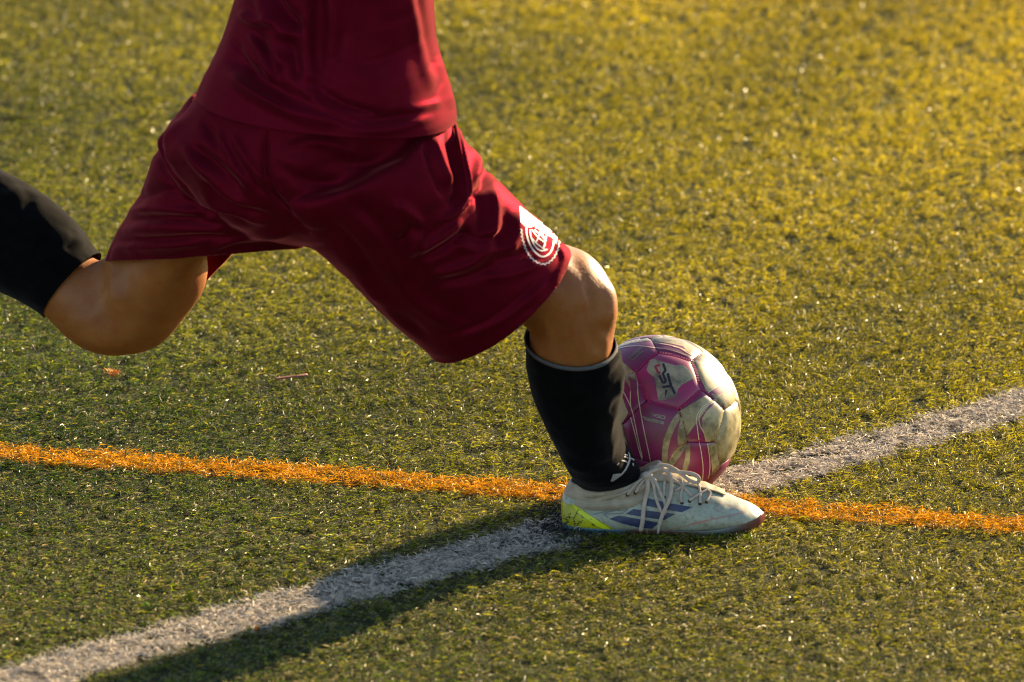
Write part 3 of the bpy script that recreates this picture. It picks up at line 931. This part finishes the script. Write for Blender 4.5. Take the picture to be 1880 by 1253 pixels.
# sub-objects carry world coordinates: remember where the parent stands
_wl = {boot.name: Vector(boot.location)}
def upper_mesh(n=56, sub=7):
    s = catmull(np.array(SEC), sub)
    prof = np.array([(0, 0), (.5, -.0), (.82, .03), (.97, .17), (1.0, .30), (.95, .48), (.80, .68), (.55, .87), (.28, .97), (0, 1.0)])
    half = catmull(prof, 4)
    d = np.r_[0, np.cumsum(np.linalg.norm(np.diff(half, axis=0), axis=1))]
    tt = np.linspace(0, d[-1], n // 2 + 1)
    hx, hz = np.interp(tt, d, half[:, 0]), np.interp(tt, d, half[:, 1])
    ux = np.r_[hx, -hx[-2:0:-1]]; uz = np.r_[hz, hz[-2:0:-1]]
    m = len(ux)
    V = []
    for x, zb, zt, hw in s:
        bend = -0.004 * np.sin(np.pi * x / .26)           # the foot curves a little to the inside
        for k in range(m):
            V.append((BX + x, BY + bend + hw * ux[k], zb + (zt - zb) * uz[k]))
    F = [(i * m + j, i * m + (j + 1) % m, (i + 1) * m + (j + 1) % m, (i + 1) * m + j) for i in range(len(s) - 1) for j in range(m)]
    F += [tuple(range(m)), tuple((len(s) - 1) * m + j for j in range(m))[::-1]]
    return V, F
v, f = upper_mesh()
upper = mesh_obj('upper', v, f, M_upper, boot)
fix_normals(upper.data)
folds(upper.data, [([(1195, 905), (1225, 935), (1245, 965)], 10, -1.0), ([(1290, 925), (1300, 950), (1296, 975)], 8, -0.9), ([(1320, 920), (1326, 945), (1318, 968)], 7, 0.7),
                   ([(1150, 960), (1200, 975), (1260, 975)], 8, 0.8)], cloth_noise(40, 0.0009, 120, 0.0004))
bv_u = bvh_of([upper])
# knit collar: padded rolls around the ankle
CR = [(.004, .150, .0335, .028, .036, .060), (.000, .148, .0375, .036, .042, .067), (.001, .145, .0385, .041, .047, .073), (.004, .140, .0360, .046, .050, .079),
      (.003, .138, .0385, .052, .055, .084), (.005, .134, .0390, .058, .059, .087), (.008, .129, .0370, .063, .062, .090), (.010, .126, .0350, .067, .0645, .0925), (.013, .122, .0330, .0675, .064, .092), (.015, .119, .0325, .060, .057, .085)]
cr = catmull(np.array(CR), 4)
V, n = [], 72
for xb, xf, hw, zb, zs, zf in cr:
    for k in range(n):
        a = 2 * np.pi * k / n
        ca, sa = np.cos(a), np.sin(a)
        z = zs + (zf - zs) * max(ca, 0) ** 1.5 + (zb - zs) * max(-ca, 0) ** 1.5
        V.append((BX + (xb + xf) / 2 + (xf - xb) / 2 * ca, BY + hw * np.sign(sa) * abs(sa) ** 0.85, z))
F = [(i * n + j, i * n + (j + 1) % n, (i + 1) * n + (j + 1) % n, (i + 1) * n + j) for i in range(len(cr) - 1) for j in range(n)]
collar = mesh_obj('collar', V, F, M_cream, boot)
fix_normals(collar.data)
folds(collar.data, [([(1040, 900), (1085, 918), (1140, 902), (1185, 878)], 3, -2.0), ([(1046, 915), (1090, 926), (1140, 912), (1180, 892)], 2.6, -1.8), ([(1050, 908), (1090, 921), (1140, 906), (1180, 884)], 2.6, 1.6), ([(1060, 898), (1100, 908), (1150, 888), (1182, 866)], 3, 1.4)], cloth_noise(60, 0.0008, 150, 0.0004))
# tongue under the laces
V, F = [], []
xs_ = np.linspace(.112, .208, 24); ys_ = np.linspace(-1, 1, 15)
for x in xs_:
    hw = np.interp(x, [.11, .15, .208], [.024, .022, .010])
    for y in ys_:
        loc, no_, i_, d_ = bv_u.ray_cast(Vector((BX + x, BY + y * hw - .003, .2)), Vector((0, 0, -1)))
        V.append(tuple(loc + no_ * (0.0016 + 0.0014 * math.sin(x * 420) * (1 - y * y))))
F = [(i * 15 + j, i * 15 + j + 1, (i + 1) * 15 + j + 1, (i + 1) * 15 + j) for i in range(23) for j in range(14)]
tongue = mesh_obj('tongue', V, F, M_cream, boot)
m_ = tongue.modifiers.new('thickness', 'SOLIDIFY'); m_.thickness = 0.0015; m_.offset = -1
# soleplate
so = catmull(np.array([(x, zb, zt, hw) for x, zb, zt, hw in SEC]), 5)
V = []
for x, zb, zt, hw in so:
    lift = zb + float(np.interp(x, [0, .15, .2, .235, .26], [.004, .0015, .002, .0055, .006]))
    q = [(-1.0, lift + .003), (-1.02, lift), (-.9, zb - .0035), (-.5, zb - .0045), (0, zb - .0045), (.5, zb - .0045), (.9, zb - .0035), (1.02, lift), (1.0, lift + .003)]
    for y, z in q:
        V.append((BX + x + (0.0012 if x > .25 else 0), BY - .004 * math.sin(math.pi * x / .26) + y * (hw * .985 + .0004), z))
F = [(i * 9 + j, i * 9 + j + 1, (i + 1) * 9 + j + 1, (i + 1) * 9 + j) for i in range(len(so) - 1) for j in range(8)]
sole = mesh_obj('soleplate', V, F, M_sole, boot)
fix_normals(sole.data)
def stud(x, y, parent):
    c = np.array([BX + x, BY + y, 0])
    V, n = [], 12
    for r, z in ((.0062, .0085), (.0058, .005), (.0046, -.001), (.0036, -.0035)):
        V += [(c[0] + r * 1.4 * math.cos(2 * math.pi * k / n), c[1] + r * math.sin(2 * math.pi * k / n), z) for k in range(n)]
    F = [(i * n + j, i * n + (j + 1) % n, (i + 1) * n + (j + 1) % n, (i + 1) * n + j) for i in range(3) for j in range(n)] + [tuple(3 * n + j for j in range(n))]
    return mesh_obj('stud', V, F, M_stud, parent)
for x, y in ((.205, -.030), (.205, .028), (.175, -.032), (.175, .030), (.225, 0), (.03, -.02), (.03, .02), (.06, -.022), (.06, .022)):
    stud(x, y, boot)
# lime heel piece, cut from a shell of the upper
bm = bmesh.new(); bm.from_mesh(upper.data)
bm.normal_update()
for vv in bm.verts: vv.co += vv.normal * 0.0007
A_, B_, C_ = (BX - .002, .0435), (BX + .018, .0405), (BX + .072, .0105)
def cut(bm, p, q, flip=False):
    n_ = Vector((-(q[1] - p[1]), 0, q[0] - p[0])).normalized()
    if flip: n_ = -n_
    bmesh.ops.bisect_plane(bm, geom=bm.verts[:] + bm.edges[:] + bm.faces[:], plane_co=(p[0], BY, p[1]), plane_no=n_, clear_outer=True, dist=1e-6)
cut(bm, B_, C_); cut(bm, A_, B_)
bmesh.ops.bisect_plane(bm, geom=bm.verts[:] + bm.edges[:] + bm.faces[:], plane_co=(0, 0, .0085), plane_no=(0, 0, -1), clear_outer=True, dist=1e-6)
hm = bpy.data.meshes.new('heel_counter'); bm.to_mesh(hm); bm.free()
hm.materials.append(M_ygrn); hm.polygons.foreach_set('use_smooth', [True] * len(hm.polygons))
heel = link(bpy.data.objects.new('heel_counter', hm), boot)
bv_b = bvh_of([upper, heel])
v, f = patch([(1049, 924), (1060, 931), (1125, 974), (1117, 975), (1096, 966), (1060, 941)], bv_b, 0.0006, 4)
mesh_obj('heel_edge', v, f, M_bright, boot)
for q in ([(1144.5, 953), (1118, 953), (1136, 947), (1150, 947.5)],):
    pass
for q in ([(1118, 953), (1136, 947), (1172, 953), (1210, 960), (1197, 971), (1172, 968.5), (1140, 961)],
          [(1148, 944), (1163, 935), (1200, 939), (1240, 944), (1220, 955), (1190, 951)],
          [(1176, 926.5), (1188, 915), (1228, 924), (1271, 931.5), (1252, 941), (1214, 935)]):
    v, f = patch(q, bv_b, 0.0004, 4)
    mesh_obj('stripe', v, f, M_navy, boot)
gl = [ribbon([(1141, 930), (1160, 916.5), (1178, 917), (1164, 929.5), (1141, 930)], 1.5, bv_b, 0.0004, smoothc=False),
      ribbon([(1088, 945), (1110, 940), (1131, 935.5), (1154, 935), (1142, 943), (1122, 944), (1108, 944.5), (1117, 951)], 1.6, bv_b, 0.0004, smoothc=False),
      ribbon([(1110, 943), (1128, 938), (1146, 938)], 1.6, bv_b, 0.0005)]
v, f = join([q for q in gl if len(q[0])])
mesh_obj('outline_print', v, f, M_grey, boot)
pk = [ribbon([(1212, 976), (1240, 970), (1259, 966), (1280, 960), (1301, 955.5), (1335, 948), (1368, 940.5)], [.8, 1.2, 1.4, 3.2, 3.0, 1.5, 1], bv_b, 0.0004),
      ribbon([(1369, 940), (1349, 931.5), (1320, 925), (1292, 923)], [1, 1.3, .8, .5], bv_b, 0.0004)]
v, f = join([q for q in pk if len(q[0])])
mesh_obj('pink_line', v, f, M_pink, boot)
v, f = ribbon([(1062, 935), (1056, 948), (1052, 955)], 1.0, bv_b, 0.0012)
mesh_obj('heel_seam', v, f, M_dot, boot)
# mud and crumbs stuck to the heel
bmv, bmf = [], []
for k in range(70):
    x, y = 1036 + abs(rng.normal(0, 22)), 968 - abs(rng.normal(0, 10)) + rng.normal(0, 2)
    if k < 8: x, y = rng.uniform(1033, 1110), rng.uniform(925, 972)
    q = drape(bv_b, x, y, 0.0008)
    if q is None: continue
    s = rng.uniform(.0005, .0013); o_ = len(bmv)
    bmv += [tuple(q + np.array(d) * s) for d in ((1, 0, 0), (-1, 0, 0), (0, 1, 0), (0, -1, 0), (0, 0, 1), (0, 0, -1))]
    bmf += [tuple(i + o_ for i in tr) for tr in ((0, 2, 4), (2, 1, 4), (1, 3, 4), (3, 0, 4), (2, 0, 5), (1, 2, 5), (3, 1, 5), (0, 3, 5))]
tag(mesh_obj('mud_specks', bmv, bmf, M_dot, boot, smooth=False), kind='stuff')

# laces
bv_t = bvh_of([upper, collar, tongue])
def lay(pts, off, Y=None):
    out = []
    for p in pts:
        q = drape(bv_t, p[0], p[1], off) if Y is None else None
        if q is None: q = P(p[0], p[1], BY - .012 if Y is None else Y)
        out.append(q)
    return out
def lace(pts, off=0.0022, rw=0.0022, rt=0.0010, Y=None, name='lace'):
    v, f = tube(lay(pts, off, Y), rw * 0.84, rt * 0.8)
    return mesh_obj(name, v, f, M_lace, boot)
lace([(1250, 882), (1252, 896), (1249, 914), (1252, 923)], rw=.0018)
lace([(1220, 884), (1219, 900), (1219, 912)], rw=.0018)
lace([(1263, 888), (1250, 896), (1238, 903)], rw=.0017)
lace([(1265, 920), (1283, 909), (1303, 899)], rw=.0019)
lace([(1280, 890), (1284, 905), (1285, 925)], rw=.0018)
lace([(1297, 922), (1303, 908), (1296, 901)], rw=.0017)
lace([(1152, 909), (1168, 891), (1184, 877)], rw=.0017)
lace([(1166, 904), (1176, 890), (1188, 878)], rw=.0017)
lace([(1232, 880), (1246, 889), (1262, 905), (1270, 912)], rw=.0017)
lace([(1187, 876), (1187, 894), (1184, 926), (1180, 955), (1176.5, 972)], 0.0042, .0033, .0012, name='lace_end')
lace([(1176.5, 971), (1174, 984), (1173, 992)], 0.0042, .0021, .0014, name='aglet')
lace([(1190, 873), (1207, 866), (1222, 872), (1230, 885), (1231.5, 905), (1227, 924), (1218, 941), (1211, 962)], 0.0062, .0029, .0012, name='lace_end')
lace([(1211, 961), (1208, 974), (1205.5, 985)], 0.0062, .0019, .0014, name='aglet')
lace([(1188, 875), (1197, 888), (1203, 911), (1213, 937), (1220, 943), (1222, 926), (1212, 905), (1201, 884), (1192, 876)], 0.0040, .0024, .0011, name='lace_loop')
lace([(1187, 876), (1196, 865), (1207, 857), (1222, 855), (1237, 861), (1251, 870.5), (1263, 880), (1273, 885), (1281, 886), (1283.5, 880), (1278, 873.5), (1267, 869.5), (1254, 868), (1240, 866), (1224, 863.5), (1206, 867)],
     rw=.0030, rt=.0013, Y=BY - .020, name='lace_loop')
kv, kf = ball_part(P(1188, 874, BY - .030), .0072, .005, .0055, 14, 10)
mesh_obj('lace_knot', kv, kf, M_lace, boot)
def eyelet(x, y):
    q = drape(bv_t, x, y, 0.0006)
    if q is None: return
    v, f = ball_part(q, .0024, .0012, .0024, 10, 6)
    mesh_obj('eyelet', v, f, M_dot, boot)
for x, y in ((1152, 909), (1166, 904.5), (1219, 913), (1252, 924), (1285, 926), (1297, 923), (1266, 921)):
    eyelet(x, y)

# the other boot, on the trailing foot beyond the left edge of the picture: a copy with all its parts
boot2 = boot.copy(); COL.objects.link(boot2)
boot2.parent = person
ank = P(-205, 265, .185)
d_ = nz(P(-255, 280, .19) - P(-215, 200, .19))            # sole direction follows the shank
sh_ = nz(P(-200, 257, .183) - P(-60, 360, .13))
toe = nz(np.cross(np.array([0, 1.0, 0]), sh_)); toe = -toe if toe[2] > 0 else toe
Mz = -sh_; My = nz(np.cross(Mz, toe)); toe = np.cross(My, Mz)
rotm = Matrix(((toe[0], My[0], Mz[0]), (toe[1], My[1], Mz[1]), (toe[2], My[2], Mz[2]))).to_4x4()
anchor = Vector((BX + .065, BY, .085))
Wm = Matrix.Translation(Vector(ank) + Vector(sh_) * .01) @ rotm @ Matrix.Translation(-anchor) @ Matrix.Translation(_wl[boot.name])
boot2.matrix_parent_inverse = Matrix.Identity(4)
boot2.matrix_basis = Matrix.Translation(-world_loc(person)) @ Wm
for ch in list(boot.children):
    c = ch.copy(); COL.objects.link(c); c.parent = boot2
    c.matrix_parent_inverse = Matrix.Translation(_wl[boot.name]).inverted()

# ------------------------------------------------------------ the ball
BC = P(1206.3, 770.3, 0.125)
BR = 154.4 / FPX * ((BC - CAM) @ FW)
ball = empty('football', (BC[0], BC[1], BC[2] - BR))
tag(ball, 'scuffed magenta and cream football resting beside the planted boot', 'ball')
phi = (1 + 5 ** .5) / 2
IV = []
for a in (-1, 1):
    for c in (-phi, phi):
        IV += [(0, a, c), (a, c, 0), (c, 0, a)]
IV = np.array(IV); IV /= np.linalg.norm(IV[0])
dd = np.linalg.norm(IV[:, None] - IV[None], axis=2); ed = np.sort(np.unique(dd.round(4)))[1]
RM = np.array([[0.67865526, -0.70250401, -0.21427821], [-0.58973435, -0.69511651, 0.41112823], [-0.43776756, -0.15264711, -0.88603523]])
VIEW = np.stack([RT, UP, -FW], 1)            # ball's pose as found, carried into the world
IW = IV @ (VIEW @ RM).T
faces3 = [q for q in itertools.combinations(range(12), 3) if all(abs(dd[q[i], q[j]] - ed) < .01 for i, j in ((0, 1), (1, 2), (0, 2)))]
polys = []
for q in faces3:
    A, B, C = IW[list(q)]
    if np.dot(np.cross(B - A, C - A), A) < 0: B, C = C, B
    pg = []
    for X, Y in ((A, B), (B, C), (C, A)):
        pg += [X * 2 / 3 + Y / 3, X / 3 + Y * 2 / 3]
    polys.append(nz(np.array(pg)))
for i in range(12):
    nb = [j for j in range(12) if abs(dd[i, j] - ed) < .01]
    pts = np.array([IW[i] * 2 / 3 + IW[j] / 3 for j in nb])
    u = nz(pts[0] - IW[i] * (pts[0] @ IW[i])); v_ = np.cross(IW[i], u)
    pts = pts[np.argsort(np.arctan2(pts @ v_, pts @ u))]
    polys.append(nz(pts))

def panel_mat(name, c1, c2, dirt, rough=0.40, amt=0.75):
    m, t, b = new_mat(name)
    rp, _, tc = noise_mix(t, c1, c2, 16, 0.35, 0.65, 5)
    n2 = N(t, 'ShaderNodeTexNoise'); n2.inputs['Scale'].default_value = 30; n2.inputs['Detail'].default_value = 10; n2.inputs['Roughness'].default_value = 0.65
    t.links.new(tc.outputs['Object'], n2.inputs['Vector'])
    r2 = N(t, 'ShaderNodeValToRGB'); r2.color_ramp.elements[0].position = 0.42; r2.color_ramp.elements[1].position = 0.58
    t.links.new(n2.outputs['Fac'], r2.inputs['Fac'])
    mm = N(t, 'ShaderNodeMath', operation='MULTIPLY'); mm.inputs[1].default_value = amt
    t.links.new(r2.outputs[0], mm.inputs[0])
    mx = N(t, 'ShaderNodeMixRGB'); mx.inputs[2].default_value = rgba(dirt)
    t.links.new(mm.outputs[0], mx.inputs[0]); t.links.new(rp.outputs[0], mx.inputs[1]); t.links.new(mx.outputs[0], b.inputs['Base Color'])
    b.inputs['Roughness'].default_value = rough
    b.inputs['Specular IOR Level'].default_value = 0.5
    b.inputs['Coat Weight'].default_value = 0.10; b.inputs['Coat Roughness'].default_value = 0.38
    bump(t, b, 500, 0.12, 0.0005)
    return m
MP_mag = panel_mat('magenta_panel', (0.34, 0.007, 0.095), (0.25, 0.006, 0.070), (0.16, 0.03, 0.06))
MP_dk = panel_mat('deep_magenta_panel', (0.20, 0.006, 0.075), (0.15, 0.006, 0.055), (0.12, 0.02, 0.045))
MP_cream = panel_mat('grimy_cream_panel', (0.39, 0.33, 0.165), (0.30, 0.245, 0.105), (0.10, 0.074, 0.030), 0.42, 0.95)
MP_line = panel_mat('cream_line', (0.62, 0.48, 0.32), (0.55, 0.42, 0.27), (0.35, 0.25, 0.14), 0.35)
MP_badge = panel_mat('grimy_badge', (0.36, 0.32, 0.185), (0.27, 0.235, 0.13), (0.095, 0.078, 0.045), 0.4, 0.9)
M_ink = simple('dark_ink', (0.018, 0.016, 0.022), rough=0.4)
M_red = simple('crimson_ink', (0.33, 0.02, 0.05), rough=0.4)
M_seam = simple('dark_seam', (0.030, 0.006, 0.016), rough=0.8)
M_stitch = simple('magenta_stitch', (0.30, 0.012, 0.09), rough=0.6)

def panel_mesh(pg):
    n = len(pg); m, e = 9, 8
    c = nz(pg.mean(0))
    ring = np.vstack([pg[i] + (pg[(i + 1) % n] - pg[i]) * (k / e) for i in range(n) for k in range(e)])
    ring = nz(ring)
    T = len(ring)
    fr = 1 - (1 - np.linspace(0, 1, m + 1)[1:]) ** 1.6
    V = [c * (BR + .0006)]
    for s in fr:
        q = nz(c + (ring - c) * s * 0.992)
        # distance to the nearest edge shapes the pillow
        edge = np.full(T, 9.)
        for i in range(n):
            nn_ = nz(np.cross(pg[i], pg[(i + 1) % n])); edge = np.minimum(edge, np.abs(q @ nn_))
        h = BR * (1 - 0.024 * np.exp(-(edge / 0.034) ** 1.1)) + .0006
        V += list(q * h[:, None])
    # skirt down into the seam
    V += list(nz(c + (ring - c) * .994) * BR * .955)
    V = np.array(V) + BC
    F = [(0, 1 + j, 1 + (j + 1) % T) for j in range(T)]
    for i in range(m):
        F += [(1 + i * T + j, 1 + (i + 1) * T + j, 1 + (i + 1) * T + (j + 1) % T, 1 + i * T + (j + 1) % T) for j in range(T)]
    return V, F
pc = np.array([nz(p.mean(0)) for p in polys])
ppx = proj(BC + pc * BR)
vis = (pc @ -FW) > -0.1
def nearest(px, py):
    d = np.hypot(*(ppx - (px, py)).T) + np.where(vis, 0, 1e4)
    return int(np.argmin(d))
H0 = nearest(1226, 698); H5 = nearest(1205, 800); P4 = nearest(1288, 768); HR = nearest(1310, 690)
cream = {nearest(1345, 790), nearest(1150, 800)}
panels = []
for i, pg in enumerate(polys):
    m = MP_mag if i == H0 else (MP_cream if i in cream else MP_dk)
    if not vis[i] and i % 3 == 0: m = MP_cream
    v, f = panel_mesh(pg)
    o = mesh_obj('panel', v, f, m, ball)
    fix_normals(o.data)
    panels.append(o)
v, f = ball_part(BC, BR * .968, BR * .968, BR * .968, 48, 32)
mesh_obj('lining', v, f, M_seam, ball)
bv_ball = bvh_of(panels)

def ball_print(geo, mat, name):
    """split a print at the seams: each panel gets its own piece"""
    V, F = geo
    if not len(F): return
    cen = np.array([V[list(q)].mean(0) for q in F]) - BC
    own = np.argmax(nz(cen) @ pc.T, axis=1)
    for k in np.unique(own):
        v, f = compact(V, [F[i] for i in np.where(own == k)[0]])
        mesh_obj(name, v, f, mat, panels[k])
def q4(p): return [(1130 + x / 8.354, 720 + y / 8.354) for x, y in p]
def q5(p): return [(1220 + x / 6.96, 720 + y / 6.96) for x, y in p]
def q2(p): return [(1130 + x / 10.44, 605 + y / 10.44) for x, y in p]
def q3(p): return [(1240 + x / 10.44, 605 + y / 10.44) for x, y in p]
def q1(p): return [(1160 + x / 10.44, 640 + y / 10.44) for x, y in p]
o1, o2, o3 = .00025, .0005, .0011
cr_ = MP_cream
# pentagon at the lower right
ball_print(patch(q5([(660, 125), (765, 215), (730, 430), (680, 640), (525, 636), (505, 550), (482, 470), (478, 340), (530, 250), (600, 185)]), bv_ball, o1, 4), cr_, 'cream_swirl')
ball_print(patch(q5([(172, 255), (240, 215), (300, 175), (420, 110), (540, 30), (548, 42), (420, 125), (300, 195), (250, 245), (236, 300), (300, 245), (390, 185), (600, 105), (610, 118), (400, 205), (340, 250), (308, 330), (292, 450), (290, 560), (302, 640), (255, 500), (205, 380)]), bv_ball, o1, 4), cr_, 'cream_swirl')
for q in ([(650, 95), (520, 165), (430, 265), (405, 350), (415, 440), (442, 640), (465, 760), (490, 960), (482, 1170)],
          [(660, 112), (540, 180), (460, 262), (438, 350), (452, 430), (500, 520)], [(545, 660), (568, 800), (578, 950), (560, 1110)], [(650, 75), (730, 30), (800, 0)]):
    ball_print(ribbon(q5(q), 1.5, bv_ball, o2), MP_line, 'thin_line')
# lower hexagon
ball_print(patch(q4([(945, 330), (880, 410), (825, 510), (770, 630), (735, 740), (712, 900), (712, 1000), (716, 1120), (795, 1110), (800, 960), (818, 820), (850, 700), (905, 560), (985, 420), (975, 350)]), bv_ball, o1, 4), cr_, 'cream_swirl')
ball_print(patch(q4([(1005, 400), (965, 550), (948, 690), (955, 780), (968, 830), (1100, 770), (1085, 690), (1030, 480)]), bv_ball, o1, 4), cr_, 'cream_swirl')
ball_print(patch(q4([(800, 1080), (880, 940), (960, 845), (1095, 780), (1060, 880), (990, 990), (900, 1110), (850, 1160), (790, 1140)]), bv_ball, o1, 4), cr_, 'cream_swirl')
for q in ([(335, -10), (370, 220), (440, 600), (500, 880), (550, 1120)], [(235, 390), (300, 640), (360, 880), (412, 1040)], [(120, -10), (195, 140), (265, 320), (340, 680), (415, 1010)], [(232, -10), (230, 160), (248, 290)]):
    ball_print(ribbon(q4(q), 1.6, bv_ball, o2), MP_line, 'thin_line')
ball_print(patch(q4([(80, 20), (105, 60), (150, 210), (200, 320), (110, 470), (60, 520), (40, 300)]), bv_ball, o1, 4), cr_, 'cream_swirl')
# lettering low on the panel: an upside-down word over two bars
for q in ([(412, 372), (530, 402), (640, 430), (748, 458), (744, 476), (640, 450), (530, 424), (416, 392)], [(436, 402), (540, 430), (742, 480), (736, 500), (540, 452), (440, 424)]):
    ball_print(patch(q4(q), bv_ball, o2, 4), MP_badge, 'lettering')
for q in ([(760, 372), (752, 415), (690, 400), (700, 362), (760, 372)], [(690, 358), (640, 346), (634, 366), (682, 378), (678, 398), (628, 386)], [(622, 336), (606, 384)], [(612, 360), (545, 318)], [(612, 360), (552, 372)]):
    ball_print(ribbon(q4(q), 1.3, bv_ball, o2, smoothc=False), MP_badge, 'lettering')
# lower right hexagon, cream side
ball_print(patch(q5([(550, 660), (680, 650), (700, 760), (722, 940), (610, 1085), (602, 950), (585, 820)]), bv_ball, o1, 4), cr_, 'cream_swirl')
ball_print(patch(q5([(268, 690), (318, 655), (330, 780), (318, 900), (280, 1020), (222, 1010), (250, 900), (268, 800)]), bv_ball, o1, 4), cr_, 'cream_swirl')
# upper right hexagon
ball_print(patch(q3([(400, 560), (520, 440), (800, 590), (1000, 860), (1150, 1180), (1020, 1190), (900, 1070), (640, 1200), (590, 1180), (560, 1000), (520, 850), (520, 690), (300, 600)]), bv_ball, o1, 4), cr_, 'cream_swirl')
ball_print(patch(q3([(690, 1230), (850, 1250), (1020, 1170), (1140, 1200), (1200, 1420), (950, 1500), (800, 1400)]), bv_ball, o1, 4), cr_, 'cream_swirl')
ball_print(ribbon(q3([(620, 1215), (760, 1130), (920, 1060)]), 1.6, bv_ball, o2), MP_line, 'thin_line')
# upper panels
ball_print(patch(q2([(640, 150), (900, 105), (1150, 150), (1390, 260), (1620, 400), (1500, 500), (1360, 420), (1300, 330), (1100, 285), (900, 250), (720, 235)]), bv_ball, o1, 4), cr_, 'cream_swirl')
ball_print(patch(q2([(20, 330), (180, 250), (420, 185), (600, 150), (680, 225), (560, 235), (300, 270), (40, 350)]), bv_ball, o1, 4), cr_, 'cream_swirl')
for q in ([(50, 370), (250, 330), (500, 325), (740, 355), (900, 370), (1100, 410), (1360, 500)], [(750, 260), (1000, 300), (1200, 350), (1357, 440), (1480, 510)], [(1100, 330), (1250, 370), (1400, 430)]):
    ball_print(ribbon(q2(q), 1.6, bv_ball, o2), MP_line, 'thin_line')
for q in ([(250, 555), (360, 450), (500, 350)], [(350, 580), (420, 520), (500, 440)], [(250, 550), (350, 590)], [(300, 540), (380, 470), (460, 420)], [(400, 540), (440, 470), (540, 430)]):
    ball_print(ribbon(q2(q), 1.8, bv_ball, o2), MP_badge, 'lettering')
# left panels
ball_print(patch(q2([(150, 640), (220, 690), (310, 780), (380, 840), (400, 940), (430, 1040), (400, 1010), (350, 900), (300, 850), (180, 830), (160, 870), (250, 910), (285, 1040), (290, 1250), (275, 1100), (240, 970), (150, 930)]), bv_ball, o1, 4), cr_, 'cream_swirl')
ball_print(ribbon(q2([(395, 880), (420, 1040), (430, 1200), (440, 1300)]), 1.6, bv_ball, o2), MP_line, 'thin_line')
# badge with the three letters
ball_print(patch(q1([(350, 215), (420, 205), (560, 250), (700, 290), (830, 330), (920, 318), (1000, 330), (1090, 410), (1200, 540), (1200, 570), (1050, 650), (960, 700), (890, 770), (860, 880), (820, 940), (780, 960), (560, 1000), (510, 980), (490, 900), (465, 740), (440, 590), (400, 540), (310, 470), (285, 410), (310, 320)]), bv_ball, o2, 4), MP_badge, 'badge')
for q in ([(600, 295), (650, 440), (590, 500), (590, 490), (650, 650), (600, 680), (570, 640), (520, 525)],):
    pass
def pl(pts, wd, mat): ball_print(ribbon(q1(pts), wd, bv_ball, o3, smoothc=False), mat, 'letter')
pl([(545, 325), (445, 350), (510, 480), (550, 480)], 3.6, M_red)                       # D, opening side
pl([(598, 300), (645, 430), (595, 490), (650, 640), (615, 668), (585, 650), (527, 525)], 4.2, M_ink)   # D back and S
pl([(685, 485), (750, 720)], 4.8, M_ink)                                               # K stem
pl([(585, 750), (700, 730), (760, 735), (825, 880)], 4.4, M_ink)
pl([(665, 800), (640, 930)], [4.6, 1.2], M_ink)
# stitches along the seams of the badge panel
def stitches(i):
    V, F = [], []
    pg = polys[i]
    for k in range(len(pg)):
        a, c = pg[k], pg[(k + 1) % len(pg)]
        m = 13
        for s in range(1, m):
            p0 = nz(a + (c - a) * (s / m)); tdir = nz(c - a); cr2 = np.cross(p0, tdir)
            e = BC + p0 * BR * .9865
            o_ = len(V)
            for sx_, sy_ in ((-1, -1), (1, -1), (1, 1), (-1, 1)):
                V.append(e + tdir * .0011 * sx_ + cr2 * .0021 * sy_)
            V += [V[o_ + j] + p0 * .0012 for j in range(4)]
            F += [tuple(o_ + j for j in q) for q in ((4, 5, 6, 7), (0, 1, 5, 4), (1, 2, 6, 5), (2, 3, 7, 6), (3, 0, 4, 7))]
    return V, F
sv, sf = stitches(H0)
tag(mesh_obj('stitching', sv, sf, M_stitch, panels[H0], smooth=False), kind='stuff')

# ------------------------------------------------------------ small things lying on the turf
def scrap(name, pts, rw, rt, mat, label, cat, z=0.008):
    path = [np.array(G(x, y, z)) for x, y in pts]
    v, f = tube(path, rw, rt, facing=(0, 0, 1))
    return tag(mesh_obj(name, v, f, mat), label, cat)
scrap('twig', [(505, 696), (520, 694), (535, 692), (548, 691), (563, 688)], .0026, .0016, simple('reddish_bark', (0.30, 0.10, 0.07), (0.22, 0.08, 0.05), 90, 0.7),
      'thin reddish brown twig lying on the grass below the shorts', 'twig', 0.012)
def tuft(name, px, py, n, L, colr, label, cat, spread, upr=0.9):
    c = np.array(G(px, py))
    V, F = [], []
    for k in range(n):
        a = rng.uniform(0, 2 * np.pi); l = L * rng.uniform(.6, 1.1); r = np.array([rng.normal(0, spread), rng.normal(0, spread), 0.004])
        d = np.array([math.cos(a), math.sin(a), 0]); s = np.array([-d[1], d[0], 0]) * .0011
        p0 = c + r; p1 = p0 + d * l * .3 + np.array([0, 0, l * .55 * upr]); p2 = p0 + d * l * .65 + np.array([0, 0, l * .8 * upr])
        o_ = len(V)
        V += [p0 - s, p0 + s, p1 + s, p1 - s, p2]
        F += [(o_, o_ + 1, o_ + 2, o_ + 3), (o_ + 3, o_ + 2, o_ + 4)]
    return tag(mesh_obj(name, V, F, simple(name + '_fibre', colr, rough=0.85, spec=0.05)), label, cat)
tuft('fibre_clump', 207, 695, 26, .014, (0.75, 0.36, 0.10), 'small orange clump of loose fibres below the bent knee', 'fibre clump', .004)
tuft('fibre_scrap', 470, 1164, 12, .009, (0.80, 0.30, 0.02), 'tiny orange scrap at the shaded edge of the white line', 'fibre scrap', .002)
tuft('fibre_scrap', 236, 842, 7, .008, (0.10, 0.40, 0.36), 'tiny teal scrap lying on the orange line', 'fibre scrap', .0018)
tuft('weed', 345, 1112, 16, .020, (0.16, 0.18, 0.010), 'yellow green weed tuft above the white line', 'weed', .004)
tuft('weed', 272, 1122, 16, .016, (0.08, 0.20, 0.02), 'bright green low weed left of the yellow tuft', 'weed', .007, .4)
